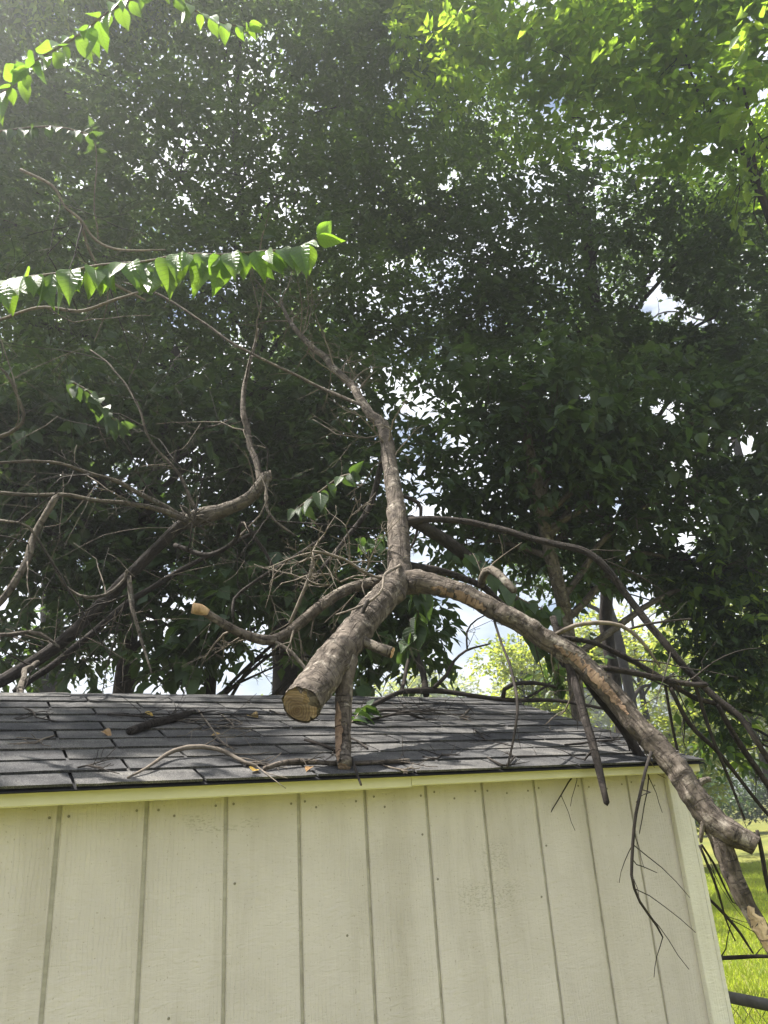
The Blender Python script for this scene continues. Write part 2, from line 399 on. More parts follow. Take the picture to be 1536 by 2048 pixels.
def paint_extra(dirt=True):
    def f(m, n, l, b, r, tc, bp):
        # embossed cedar grain: long wandering ridges plus short cross ripples
        mp = n.new('ShaderNodeMapping'); mp.inputs['Scale'].default_value = (55, 55, 2.2)
        l.new(tc.outputs['Object'], mp.inputs['Vector'])
        nz = n.new('ShaderNodeTexNoise'); nz.inputs['Scale'].default_value = 1.0; nz.inputs['Detail'].default_value = 5; nz.inputs['Distortion'].default_value = 1.4
        l.new(mp.outputs['Vector'], nz.inputs['Vector'])
        mp2 = n.new('ShaderNodeMapping'); mp2.inputs['Scale'].default_value = (22, 22, 75)
        l.new(tc.outputs['Object'], mp2.inputs['Vector'])
        n2 = n.new('ShaderNodeTexNoise'); n2.inputs['Scale'].default_value = 1.3; n2.inputs['Detail'].default_value = 6; n2.inputs['Distortion'].default_value = 0.8
        l.new(mp2.outputs['Vector'], n2.inputs['Vector'])
        wv = n.new('ShaderNodeTexWave'); wv.bands_direction = 'X'; wv.inputs['Scale'].default_value = 9; wv.inputs['Distortion'].default_value = 7
        wv.inputs['Detail'].default_value = 3; wv.inputs['Detail Scale'].default_value = 0.8
        mp3 = n.new('ShaderNodeMapping'); mp3.inputs['Scale'].default_value = (3.2, 3.2, 0.7)
        l.new(tc.outputs['Object'], mp3.inputs['Vector']); l.new(mp3.outputs['Vector'], wv.inputs['Vector'])
        wr = ramp(n, [(0.0, (0, 0, 0)), (0.16, (1, 1, 1))]); l.new(wv.outputs['Fac'], wr.inputs['Fac'])
        # grain lines only in some zones
        nm = n.new('ShaderNodeTexNoise'); nm.inputs['Scale'].default_value = 3.5; l.new(tc.outputs['Object'], nm.inputs['Vector'])
        zr = ramp(n, [(0.45, (0, 0, 0)), (0.6, (1, 1, 1))]); l.new(nm.outputs['Fac'], zr.inputs['Fac'])
        a1 = n.new('ShaderNodeMath'); a1.operation = 'MULTIPLY'; l.new(wr.outputs['Color'], a1.inputs[0]); l.new(zr.outputs['Color'], a1.inputs[1])
        a2 = n.new('ShaderNodeMath'); a2.operation = 'MULTIPLY_ADD'; a2.inputs[1].default_value = 0.6
        l.new(nz.outputs['Fac'], a2.inputs[0]); l.new(n2.outputs['Fac'], a2.inputs[2])
        a3 = n.new('ShaderNodeMath'); a3.operation = 'MULTIPLY_ADD'; a3.inputs[1].default_value = 0.35
        l.new(a1.outputs[0], a3.inputs[0]); l.new(a2.outputs[0], a3.inputs[2])
        bp.inputs['Strength'].default_value = 0.6; bp.inputs['Distance'].default_value = 0.004
        for k in list(bp.inputs['Height'].links): l.remove(k)
        l.new(a3.outputs[0], bp.inputs['Height'])
        nd = n.new('ShaderNodeTexNoise'); nd.inputs['Scale'].default_value = 1; nd.inputs['Detail'].default_value = 6; nd.inputs['Roughness'].default_value = .65
        mpd = n.new('ShaderNodeMapping'); mpd.inputs['Scale'].default_value = (9, 9, 1.1); l.new(tc.outputs['Object'], mpd.inputs['Vector']); l.new(mpd.outputs['Vector'], nd.inputs['Vector'])
        dr = ramp(n, [(.30, (.86, .85, .82)), (.5, (1, 1, 1)), (.7, (1.04, 1.04, 1.05))]); l.new(nd.outputs['Fac'], dr.inputs['Fac'])
        fs = n.new('ShaderNodeTexNoise'); fs.inputs['Scale'].default_value = 160; fs.inputs['Detail'].default_value = 2; l.new(tc.outputs['Object'], fs.inputs['Vector'])
        fr_ = ramp(n, [(.26, (.70, .68, .60)), (.33, (1, 1, 1))]); l.new(fs.outputs['Fac'], fr_.inputs['Fac'])
        w1 = n.new('ShaderNodeMix'); w1.data_type = 'RGBA'; w1.blend_type = 'MULTIPLY'; w1.inputs['Factor'].default_value = 1
        w2 = n.new('ShaderNodeMix'); w2.data_type = 'RGBA'; w2.blend_type = 'MULTIPLY'; w2.inputs['Factor'].default_value = 1
        l.new(r.outputs['Color'], w1.inputs['A']); l.new(dr.outputs['Color'], w1.inputs['B'])
        l.new(w1.outputs['Result'], w2.inputs['A']); l.new(fr_.outputs['Color'], w2.inputs['B'])
        l.new(w2.outputs['Result'], b.inputs['Base Color'])
        if not dirt: return
        # grime: faint speckle, a rubbed-off stamp and scuffs, masked by position on the wall
        sx = n.new('ShaderNodeSeparateXYZ'); l.new(tc.outputs['Object'], sx.inputs[0])
        def win(sock, c, hw):
            s = n.new('ShaderNodeMath'); s.operation = 'SUBTRACT'; s.inputs[1].default_value = c; l.new(sock, s.inputs[0])
            a = n.new('ShaderNodeMath'); a.operation = 'ABSOLUTE'; l.new(s.outputs[0], a.inputs[0])
            q = n.new('ShaderNodeMapRange'); q.inputs['From Min'].default_value = hw; q.inputs['From Max'].default_value = hw * 0.55
            l.new(a.outputs[0], q.inputs['Value']); return q.outputs['Result']
        def mul(a, c):
            q = n.new('ShaderNodeMath'); q.operation = 'MULTIPLY'; l.new(a, q.inputs[0])
            if isinstance(c, float): q.inputs[1].default_value = c
            else: l.new(c, q.inputs[1])
            return q.outputs[0]
        ns = n.new('ShaderNodeTexNoise'); ns.inputs['Scale'].default_value = 1; ns.inputs['Detail'].default_value = 5
        mps = n.new('ShaderNodeMapping'); mps.inputs['Scale'].default_value = (110, 110, 240); l.new(tc.outputs['Object'], mps.inputs['Vector']); l.new(mps.outputs['Vector'], ns.inputs['Vector'])
        sr = ramp(n, [(0.52, (0, 0, 0)), (0.60, (1, 1, 1))]); l.new(ns.outputs['Fac'], sr.inputs['Fac'])
        masks = []
        for cx, cz, hx, hz in STAINS:
            w_ = mul(mul(win(sx.outputs['X'], cx, hx), win(sx.outputs['Z'], cz, hz)), sr.outputs['Color']); masks.append(w_)
        tot = masks[0]
        for k in masks[1:]:
            q = n.new('ShaderNodeMath'); q.operation = 'MAXIMUM'; l.new(tot, q.inputs[0]); l.new(k, q.inputs[1]); tot = q.outputs[0]
        mx = n.new('ShaderNodeMix'); mx.data_type = 'RGBA'; mx.inputs['B'].default_value = (0.24, 0.23, 0.16, 1)
        l.new(mul(tot, 0.42), mx.inputs['Factor']); l.new(w2.outputs['Result'], mx.inputs['A'])
        l.new(mx.outputs['Result'], b.inputs['Base Color'])
    return f
# centre x, z and half sizes of the rubbed stamp and the scuffs on the siding
STAINS = [(0.555, 1.758, 0.05, 0.018), (0.60, 1.735, 0.075, 0.010), (0.69, 1.745, 0.03, 0.016), (1.46, 1.60, 0.06, 0.06), (1.43, 1.50, 0.14, 0.05)]
M_paint = surf('siding_paint', [(0.35, (0.50, 0.458, 0.425)), (0.65, (0.555, 0.51, 0.475))], (1, 1, 1), 5, 6, 0.62, 0.5, 0.003, 30, 0.35, paint_extra())
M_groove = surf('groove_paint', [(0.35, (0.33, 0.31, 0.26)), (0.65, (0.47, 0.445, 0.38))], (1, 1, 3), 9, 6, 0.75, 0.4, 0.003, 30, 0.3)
M_trim = surf('trim_paint', [(0.35, (0.63, 0.60, 0.52)), (0.65, (0.69, 0.66, 0.575))], (1, 1, 1), 6, 6, 0.55, 0.3, 0.002, 40, 0.4, paint_extra(False))
M_drip = surf('fascia_bounce_tint', [(0.35, (0.56, 0.535, 0.35)), (0.65, (0.62, 0.595, 0.41))], (1, 1, 1), 7, 6, 0.4, 0.15, 0.002, 40, 0.45)  # yellow bounce light from the grass is put into this paint colour
M_nail = surf('nail_metal', [(0.3, (0.10, 0.09, 0.07)), (0.7, (0.26, 0.24, 0.18))], (1, 1, 1), 60, 3, 0.6, 0.2, 0.001, 90, 0.4)
M_wood_in = surf('deck_wood', [(0.3, (0.16, 0.12, 0.08)), (0.7, (0.26, 0.2, 0.13))], (1, 1, 1), 14, 5, 0.85, 0.3, 0.003, 40, 0.2)

def shingle_extra(m, n, l, b, r, tc, bp):
    oi = n.new('ShaderNodeObjectInfo')
    k = ramp(n, [(0, (0.72, 0.73, 0.76)), (0.5, (1, 1, 1)), (1, (1.22, 1.2, 1.16))]); l.new(oi.outputs['Random'], k.inputs['Fac'])
    gr = n.new('ShaderNodeTexNoise'); gr.inputs['Scale'].default_value = 420; gr.inputs['Detail'].default_value = 2
    l.new(tc.outputs['Object'], gr.inputs['Vector'])
    g2 = ramp(n, [(0.34, (0.45, 0.45, 0.47)), (0.5, (0.9, 0.9, 0.92)), (0.68, (1.9, 1.9, 1.85))]); l.new(gr.outputs['Fac'], g2.inputs['Fac'])
    a = n.new('ShaderNodeMix'); a.data_type = 'RGBA'; a.blend_type = 'MULTIPLY'; a.inputs['Factor'].default_value = 1
    c = n.new('ShaderNodeMix'); c.data_type = 'RGBA'; c.blend_type = 'MULTIPLY'; c.inputs['Factor'].default_value = 1
    l.new(r.outputs['Color'], a.inputs['A']); l.new(k.outputs['Color'], a.inputs['B'])
    l.new(a.outputs['Result'], c.inputs['A']); l.new(g2.outputs['Color'], c.inputs['B'])
    l.new(c.outputs['Result'], b.inputs['Base Color'])
    for q in list(bp.inputs['Height'].links): l.remove(q)
    l.new(gr.outputs['Fac'], bp.inputs['Height'])
M_shingle = surf('asphalt_shingle', [(0.3, (0.047, 0.046, 0.047)), (0.5, (0.078, 0.077, 0.077)), (0.72, (0.135, 0.130, 0.122))],
                 (1, 1, 1), 9, 7, 0.95, 0.7, 0.004, 300, 0.08, shingle_extra)
M_felt = surf('roof_felt', [(0.3, (0.012, 0.012, 0.013)), (0.7, (0.022, 0.022, 0.024))], (1, 1, 1), 60, 4, 0.95, 0.3, 0.002, 200, 0.1)
M_rail = surf('fence_metal', [(0.3, (0.05, 0.048, 0.045)), (0.7, (0.11, 0.105, 0.10))], (1, 1, 1), 30, 5, 0.55, 0.2, 0.002, 90, 0.4)

def ground_extra(m, n, l, b, r, tc, bp):
    no = n.new('ShaderNodeTexNoise'); no.inputs['Scale'].default_value = 0.35; no.inputs['Detail'].default_value = 4
    l.new(tc.outputs['Object'], no.inputs['Vector'])
    k = ramp(n, [(0.35, (0.8, 0.85, 0.8)), (0.65, (1.2, 1.12, 1.0))]); l.new(no.outputs['Fac'], k.inputs['Fac'])
    a = n.new('ShaderNodeMix'); a.data_type = 'RGBA'; a.blend_type = 'MULTIPLY'; a.inputs['Factor'].default_value = 1
    l.new(r.outputs['Color'], a.inputs['A']); l.new(k.outputs['Color'], a.inputs['B']); l.new(a.outputs['Result'], b.inputs['Base Color'])
M_ground = surf('lawn_ground', [(0.3, (0.10, 0.11, 0.03)), (0.55, (0.145, 0.152, 0.042)), (0.8, (0.21, 0.205, 0.065))], (1, 1, 1), 14, 8, 0.95, 0.7, 0.03, 30, 0.1, ground_extra)
M_grass = leaf_mat('grass_blade', [(0.10, 0.145, 0.02), (0.15, 0.20, 0.026), (0.22, 0.235, 0.04)], [(0.40, 0.52, 0.03), (0.52, 0.60, 0.05)], 0.5, 0.55, spec=0.25)
M_earth = surf('leaf_litter', [(0.3, (0.045, 0.032, 0.02)), (0.6, (0.09, 0.065, 0.04)), (0.8, (0.13, 0.095, 0.05))], (1, 1, 1), 12, 8, 0.95, 0.7, 0.03, 30, 0.1)

# ------------------------------------------------------------------ setting: ground
def sheet(name, x0, x1, y0, y1, z, mat, nx=2, ny=2, amp=0.0):
    xs = np.linspace(x0, x1, nx); ys = np.linspace(y0, y1, ny)
    X, Y = np.meshgrid(xs, ys); V = np.stack([X.ravel(), Y.ravel(), np.full(X.size, z)], 1)
    if amp:
        V[:, 2] += [amp * mnoise.noise(Vector((a * .15, b * .15, 0))) for a, b in V[:, :2]]
    i = np.arange(nx * ny).reshape(ny, nx)
    F = np.stack([i[:-1, :-1].ravel(), i[:-1, 1:].ravel(), i[1:, 1:].ravel(), i[1:, :-1].ravel()], 1)
    o = link(name, mesh_np(name, V, [F], mat, True)); o['kind'] = 'structure'
    return o
sheet('ground', -300, 300, -300, 300, 0.0, M_ground)
fl = sheet('woodland_floor', -14, 5.5, 4.6, 22, 0.006, M_earth)

# lawn grass blades where the lawn is seen close by, beyond the shed corner
def grass():
    n = 90000
    u = rng.random(n)
    y = 1.6 + 12.5 * u ** 1.8
    x = y * rng.uniform(0.98, 1.62, n) + rng.uniform(0, .5, n)
    keep = x > 2.45
    x, y = x[keep], y[keep]; n = len(x)
    h = rng.uniform(0.03, 0.065, n) * (1 + 0.04 * y); w = rng.uniform(0.0018, 0.0032, n) * (1 + 0.22 * y)
    a = rng.uniform(0, 2*np.pi, n); lean = rng.normal(0, 0.5, (n, 2)) * h[:, None]
    dx, dy = np.cos(a) * w, np.sin(a) * w
    z0 = np.zeros(n)
    v = np.stack([np.stack([x-dx, y-dy, z0], 1), np.stack([x+dx, y+dy, z0], 1),
                  np.stack([x+lean[:, 0], y+lean[:, 1], h], 1)], 1).reshape(-1, 3)
    o = link('lawn_grass', mesh_np('lawn_grass', v, [np.arange(n*3).reshape(-1, 3)], M_grass))
    o['kind'] = 'stuff'; o['label'] = 'short sunlit lawn grass beyond the corner of the shed'; o['category'] = 'grass'
grass()

# ------------------------------------------------------------------ shed
X0, X1 = -1.42, 2.30           # shed ends
YF, YB = 2.08, 4.14            # front and back wall planes
EY, EZ = 1.965, CAMZ + 0.097   # eave edge of the roof surface
RY, RZ = 3.10, CAMZ + 0.483    # ridge
XR = 2.313; XL = -1.50         # roof ends
shed = thing('shed', ((X0+X1)/2, (YF+YB)/2, 0), 'cream painted wooden garden shed with dark shingle roof under the fallen limb', 'shed')
WT = CAMZ + 0.088              # top of front wall
# wall core (recessed plane that shows in the grooves), side and back walls, gables
mb = MB(); mb.box((X0+.02, YF+.007, .12), (X1-.02, YF+.05, WT)); mb.build('groove_backing', M_groove, shed)
for nm, xx in (('side_wall', X1-.05), ('side_wall', X0)):
    mb = MB()
    prof = [(YF+.052, .12), (YB-.052, .12), (YB-.052, WT), (RY, RZ-.05), (YF+.052, WT)]
    mb.prism(prof, xx, xx+.05); mb.build(nm, M_paint, shed)
mb = MB(); mb.box((X0+.02, YB-.05, .12), (X1-.02, YB, WT)); mb.build('back_wall', M_paint, shed)
mb = MB(); mb.box((X0+.03, YF+.03, .0), (X1-.03, YB-.03, .118)); mb.build('floor_skid', M_wood_in, shed)

# siding boards between the grooves; groove centres measured on the photograph, 8 in apart
def bevel_board(x0, x1, y0, y1, z0, z1, b=.0025):
    mb = MB()
    v = [(x0, y1, z0), (x0, y0+b, z0), (x0+b, y0, z0), (x1-b, y0, z0), (x1, y0+b, z0), (x1, y1, z0)]
    v2 = [(p[0], p[1], z1) for p in v]
    mb.add(v + v2, [(0,1,2,3,4,5)[::-1], (6,7,8,9,10,11)] + [(i, (i+1) % 6, (i+1) % 6+6, i+6) for i in range(6)])
    return mb
G0 = 0.2207; GP = 0.2032; GW = 0.0098
gx = [G0 + GP*k for k in range(-9, 10)]
edges = [X0+.02] + [g for g in gx if g > X0+.08] + [X1-.004]
boards = []
for a, b in zip(edges[:-1], edges[1:]):
    lo = a + (GW/2 if a > X0+.05 else 0); hi = b - (GW/2 if b < X1-.02 else 0)
    boards.append((lo, hi, bevel_board(lo, hi, YF+random.uniform(-.0006, .0006), YF+.0065, .12, WT-.002).build('siding_board', M_paint, shed)))
# nail heads: small dimpled discs set in the boards
def nail_mesh():
    mb = MB(); k = 8; a = [2*math.pi*i/k for i in range(k)]
    v = [(math.cos(t)*.0034, 0, math.sin(t)*.0034) for t in a] + [(math.cos(t)*.0028, -.0014, math.sin(t)*.0028) for t in a] + [(0, -.0004, 0)]
    mb.add(v, [(i, (i+1) % k, (i+1) % k+k, i+k) for i in range(k)] + [(i+k, (i+1) % k+k, 2*k) for i in range(k)])
    return mb.mesh('nail', M_nail)
NM = nail_mesh()
for lo, hi, bo in boards:
    pts = [(lo+.018, 1.79), (hi-.02, 1.787)]
    if random.random() < .7: pts.append((lo+random.uniform(.03, .15), 1.79 - random.uniform(.0, .03)))
    if random.random() < .55: pts.append((random.choice([lo+.016, hi-.016]), random.uniform(1.35, 1.7)))
    if random.random() < .4: pts.append((random.uniform(lo+.02, hi-.02), random.uniform(1.2, 1.6)))
    for x, z in pts:
        o = link('nail', NM, bo); o.location = (x + random.uniform(-.006, .006), YF-.0006, z + random.uniform(-.006, .006)); o.rotation_euler.y = random.uniform(0, 3)
# corner trim: a face board and a side board
bevel_board(2.228, X1+.002, YF-.019, YF-.001, .10, WT-.004, .002).build('corner_trim', M_trim, shed)
mb = MB(); mb.box((X1+.003, YF-.018, .10), (X1+.021, YF+.09, WT-.004)); mb.build('corner_trim', M_trim, shed)
bevel_board(X0-.002, X0+.085, YF-.019, YF-.001, .10, WT-.004, .002).build('corner_trim', M_trim, shed)
# fascia in two lengths that meet at a stepped joint
FY = 1.985
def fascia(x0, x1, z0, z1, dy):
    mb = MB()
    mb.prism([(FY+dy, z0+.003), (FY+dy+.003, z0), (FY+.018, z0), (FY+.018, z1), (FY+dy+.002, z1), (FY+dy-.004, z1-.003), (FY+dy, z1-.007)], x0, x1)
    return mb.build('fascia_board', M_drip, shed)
XJ = 1.134
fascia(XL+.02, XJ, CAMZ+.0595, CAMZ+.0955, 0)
mb = MB(); mb.prism([(FY-.009, CAMZ+.0935), (FY-.009, CAMZ+.0950), (FY+.016, CAMZ+.0975), (FY+.016, CAMZ+.0960)], XL+.01, XR-.003); mb.build('drip_edge', M_trim, shed)
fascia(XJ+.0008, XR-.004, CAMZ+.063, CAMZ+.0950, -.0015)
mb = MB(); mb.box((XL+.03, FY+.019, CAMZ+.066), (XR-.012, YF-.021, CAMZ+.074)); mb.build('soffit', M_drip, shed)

# roof: deck, felt, single shingle tabs in courses, ridge caps
S = np.array([0, RY-EY, RZ-EZ]); SL = np.linalg.norm(S); S /= SL; NR = np.array([0, -S[2], S[1]])
roof = None
mb = MB()
th = .016
a = np.array([0, EY, EZ]) - NR*.012; c = np.array([0, RY, RZ]) - NR*.012
back = np.array([0, 2*RY-EY, EZ - .012])
a = a + S*.042
prof = [(a[1], a[2]), (c[1], c[2]), (back[1], back[2]), (back[1], back[2]-th), (c[1], c[2]-th-.004), (a[1], a[2]-th*.5)]
mb.prism(prof[::-1], XL, XR-.006)
roof = mb.build('roof', M_felt, shed)
EXPO = 0.1135; TAB = 0.3005; SLOT = 0.0085; T0 = 0.2295
def shingle_mesh(w, seed):
    """one tab: thick butt at the lower edge, slightly ragged, tapering up under the next course"""
    rs = np.random.default_rng(seed); k = 7
    xs = np.linspace(0, w, k); L = EXPO + .030
    rag = rs.normal(0, .0011, k); lift = rs.normal(0, .0006, k) + .0006
    v = []
    for i, x in enumerate(xs): v.append((x, rag[i], .0068 + lift[i]))          # top of butt
    for i, x in enumerate(xs): v.append((x, L, .0008))                          # upper end
    for i, x in enumerate(xs): v.append((x, rag[i] + .002, .0006 + lift[i]*.5))  # bottom of butt
    f = [(i, i+1, k+i+1, k+i) for i in range(k-1)] + [(2*k+i, 2*k+i+1, i+1, i) for i in range(k-1)]
    f += [(2*k, 0, k), (3*k-1, 2*k-1, k-1)]
    mb = MB(); mb.add(v, f)
    return mb.mesh('shingle', M_shingle)
SHM = [shingle_mesh(TAB-SLOT, s) for s in range(6)]
RM = Matrix(((1, 0, 0, 0), (0, S[1], NR[1], 0), (0, S[2], NR[2], 0), (0, 0, 0, 1)))
nc = int(SL / EXPO)
for r_ in range(nc):
    s0 = -.006 + r_*EXPO
    off = T0 + (TAB/2 if r_ % 2 else 0) + random.uniform(-.012, .012)
    k0 = math.floor((XL - off) / TAB)
    k = k0
    while True:
        x0 = off + k*TAB + SLOT/2; x1 = x0 + TAB - SLOT
        k += 1
        if x0 > XR - .02: break
        if x1 < XL + .02: continue
        cx0, cx1 = max(x0, XL), min(x1, XR)
        me = SHM[random.randrange(6)] if (cx1 - cx0) > TAB - SLOT - 1e-4 else shingle_mesh(cx1-cx0, 77)
        p = np.array([cx0, EY, EZ]) + S*(s0 + random.uniform(-.0015, .0015)) + NR*(.0006 + .0012*(r_ % 2))
        o = link('shingle', me, roof)
        o.matrix_basis = Matrix.Translation(Vector(p)) @ RM @ Matrix.Rotation(random.uniform(-.003, .003), 4, 'Z')
# starter strip under the first course
mb = MB()
p0 = np.array([0, EY, EZ]) + S*(-.010) - NR*.004; p1 = p0 + S*.14
mb.prism([(p0[1], p0[2]), (p1[1], p1[2]), (p1[1]-NR[1]*.003, p1[2]-NR[2]*.003), (p0[1]-NR[1]*.003, p0[2]-NR[2]*.003)], XL, XR)
mb.build('starter_strip', M_felt, roof)
# ridge caps: bent pieces along the ridge
x = XL
capw = .30
i = 0
while x < XR - .02:
    x1 = min(x + capw, XR + .003); mb = MB(); n_ = 5
    v = []
    for xx, up in ((x, .006), (x1, .0095)):
        for q in (-.098, -.05, 0, .05, .098):
            s_ = abs(q)
            base = np.array([xx, RY, RZ]) + (-S*s_ if q <= 0 else np.array([0, S[1], -S[2]])*s_)
            nn = NR if q < 0 else (np.array([0, -NR[1], NR[2]]) if q > 0 else np.array([0, 0, 1]))
            v.append(base + nn*(up - (.012 if q == 0 else 0)*.4))
    v2 = [p - np.array([0, 0, .004]) for p in v]
    f = [(k, k+1, 5+k+1, 5+k) for k in range(4)] + [(10+k, 15+k, 15+k+1, 10+k+1) for k in range(4)]
    f += [(0, 5, 15, 10), (4, 14, 19, 9)] + [(k, 10+k, 11+k, k+1) for k in range(4)] + [(5+k, 6+k, 16+k, 15+k) for k in range(4)]
    mb.add(v + v2, f)
    mb.build('ridge_cap', M_shingle, roof)
    x = x1 + .004; i += 1

def roof_pt(px, py, h=0.0):
    r = ROT @ np.array([(px-768)/FPX, -(py-1024)/FPX, -1.0])
    P0 = np.array([0, EY, EZ]) + NR*(.006 + h)
    t = NR.dot(P0 - CAMP) / NR.dot(r)
    return CAMP + r*t
def roof_row(px, py, w, h=0.0):
    p = roof_pt(px, py, h); d = project(p)[2]
    return list(p) + [w*d/FPX/2]

# ------------------------------------------------------------------ chain-link fence beside the shed
fence = thing('chain_link_fence', (2.74, 3.0, 0), 'dark chain link fence with round top rail beside the shed corner', 'fence')
FX = 2.74; FH = 1.0
def cyl(p, q, r, sides=12, cap=True):
    v, f = tube_geo(np.array([p, (np.array(p)+np.array(q))/2, q]), [r]*3, sides, 0, 0, 'flat', 'flat')
    mb = MB(); mb.add(v, f); return mb
cyl((FX, .7, FH), (FX, 7.4, FH), .021).build('top_rail', M_rail, fence, True)
for yy in (.72, 3.9, 7.38):
    cyl((FX+.05, yy, -.1), (FX+.05, yy, FH+.03), .024).build('post', M_rail, fence, True)
def wire_mesh():
    hgt, cell = 0.98, .058; n = int(hgt / (cell/2)); P = []
    for i in range(n+1):
        P.append((0.004*(1 if i % 2 else -1), (cell/2)*(1 if i % 2 else -1)*.5*1.06, i*cell/2))
    v, f = tube_geo(np.array(P), [.0017]*(n+1), 4, 0)
    mb = MB(); mb.add(v, f); return mb.mesh('wire', M_rail)
WM = wire_mesh()
for k in range(int(6.6/.029)):
    o = link('wire', WM, fence); o.location = (FX+.0225, .74 + k*.029, .05)
    if k % 2: o.rotation_euler.z = math.pi

# ------------------------------------------------------------------ fallen limb on the roof
SUN_TARGETS = []               # points on the limb and on the shoots that the photograph shows in direct sun
def targets(P, step=3, rad=.16):
    for p in P[::step]: SUN_TARGETS.append((np.array(p[:3]), rad))

def cut_disc(name, center, normal, r, mat, parent, squash=1.0, seed=3):
    """sawn end: a slightly uneven disc with its own origin so that the rings run round its centre"""
    rs = np.random.default_rng(seed); k = 26
    mb = MB(); v = [(0, 0, .001)]
    for ring, rr in ((0, .55), (1, 1.0)):
        for i in range(k):
            a = 2*math.pi*i/k; q = r*rr*(1 + (.03*math.sin(2*a+seed) + rs.normal(0, .008)))
            v.append((q*math.cos(a), q*math.sin(a)*squash, rs.normal(0, .0008) - (.001 if ring else 0)))
    f = [(0, 1+i, 1+(i+1) % k) for i in range(k)] + [(1+i, 1+k+i, 1+k+(i+1) % k, 1+(i+1) % k) for i in range(k)]
    mb.add(v, f)
    o = link(name, mb.mesh(name, mat), parent)
    q = Vector(nrm(normal)).to_track_quat('Z', 'Y')
    o.matrix_basis = Matrix.Translation(Vector(center)) @ q.to_matrix().to_4x4()
    return o

limb = thing('fallen_limb', roof_pt(690, 1535), 'large fallen tree limb with sawn end lying across the shed roof', 'tree limb')
def limb_part(name, pts, mat, parent=None, sides=9, rough=.14, seed=1.0, jit=.006, cap_b='point', freq=14, n=None, rows=None, knots=0):
    v, f, P = branch_geo(pts, n, sides, rough, seed, jit, 'flat', cap_b, freq, rows)
    rk_ = np.random.default_rng(int(seed)+500)
    for _ in range(knots):                      # knots and branch scars pushed out of the bark
        i = int(rk_.integers(0, len(P)*sides)); q = np.array(v[i]); c_ = P[i // sides, :3]; o_ = nrm(q - c_)
        w_ = np.linalg.norm(np.asarray(v) - q, axis=1); sz = P[i // sides, 3]*rk_.uniform(.22, .5)
        v += o_[None]*(rk_.uniform(.05, .16)*P[i // sides, 3]*np.exp(-(w_/sz)**2))[:, None]
    mb = MB(); mb.add(v, f)
    return mb.build(name, mat, parent if parent is not None else limb, True), P

# main stem: from the sawn end towards the camera, back to the crotch and up into the trees
tr_pts = [(601, 1410, 2.12, 76), (640, 1357, 2.28, 74), (680, 1305, 2.44, 68), (722, 1250, 2.62, 62), (757, 1208, 2.80, 58),
          (795, 1160, 3.00, 54), (800, 1110, 3.12, 46), (797, 1050, 3.28, 41), (788, 990, 3.45, 34), (780, 930, 3.62, 30),
          (770, 865, 3.85, 26), (740, 825, 4.02, 19), (700, 770, 4.25, 15), (655, 722, 4.5, 14), (632, 700, 4.62, 12), (585, 650, 4.95, 9), (560, 600, 5.3, 5)]
trunk, TP = limb_part('trunk', tr_pts, M_bark, sides=30, rough=.12, seed=2, jit=.010, freq=22, n=300, knots=26)
targets(TP[:120], 6, .15)
d0 = nrm(TP[0, :3] - TP[6, :3])
cut_disc('cut_face', TP[0, :3] + d0*.0015, d0, TP[0, 3]*.99, M_cut, trunk, .97)
# bark collar around the saw cut
v, f = tube_geo(np.array([TP[0, :3] + d0*.005, TP[0, :3] - d0*.010, TP[0, :3] - d0*.03]), [TP[0, 3]*1.03, TP[0, 3]*1.07, TP[0, 3]*1.0], 40, .10, 4, 'none', 'none', 60)
for i_ in range(40): v[i_] = v[i_] + d0*(.005*mnoise.noise(Vector(np.asarray(v[i_])*90)) - .001)
mb = MB(); mb.add(v, f); mb.build('bark_collar', M_bark, trunk, True)

# right arm: arches over the roof and hangs past the corner towards the camera
ra = [(790, 1172, 3.0, 34), (822, 1163, 2.98, 50), (855, 1166, 2.96, 42), (920, 1186, 2.90, 38), (1000, 1222, 2.84, 41), (1080, 1270, 2.78, 41), (1160, 1325, 2.72, 43),
      (1235, 1400, 2.64, 44), (1300, 1478, 2.55, 46), (1360, 1552, 2.47, 48), (1410, 1622, 2.40, 50), (1440, 1655, 2.36, 52), (1475, 1676, 2.33, 47), (1512, 1694, 2.31, 40)]
arm, AP = limb_part('branch', ra, M_bark, sides=26, rough=.14, seed=5, jit=.010, freq=24, n=200, cap_b='none', knots=26)
targets(AP[40:], 7, .17)
dA = nrm(AP[-1, :3] - AP[-6, :3])
cut_disc('cut_face', AP[-1, :3], nrm(dA + np.array([-.1, -.5, -.3])), AP[-1, 3]*1.05, M_bark_dark, arm, .9)
# torn strip of bark with raw wood along the top of the arm
def strip(path, r, width_ang, a0, lift, mat, name, parent, toward, jag=1.0):
    V = []; k = 5; n = len(path); T = nrm(np.gradient(path, axis=0)); rs = np.random.default_rng(4)
    for i in range(n):
        B = nrm(np.cross(T[i], toward)); U = np.cross(B, T[i])
        wv = width_ang * math.sin(math.pi * (i + .4) / n) ** .6 * (1 + rs.normal(0, .22)*jag)
        sh_ = rs.normal(0, .10)*jag
        for j in range(k):
            a = a0 + sh_ + (j/(k-1) - .5) * wv + rs.normal(0, .06)
            V.append(path[i] + (U*math.cos(a) + B*math.sin(a)) * (r[i] + lift))
    F = [(i*k+j, i*k+j+1, (i+1)*k+j+1, (i+1)*k+j) for i in range(n-1) for j in range(k-1)]
    V = np.array(V).view(VA); V.bark = np.array([(j*.005, .02, i*.007) for i in range(n) for j in range(k)])
    mb = MB(); mb.add(V, F); return mb.build(name, mat, parent, True)
view = nrm(CAMP - AP[26, :3])
strip(AP[22:52, :3], AP[22:52, 3], 1.0, .4, .003, M_torn, 'torn_wood', arm, view, .35)
strip(AP[86:132, :3], AP[86:132, 3], .8, .1, .003, M_torn, 'torn_wood', arm, view, .35)
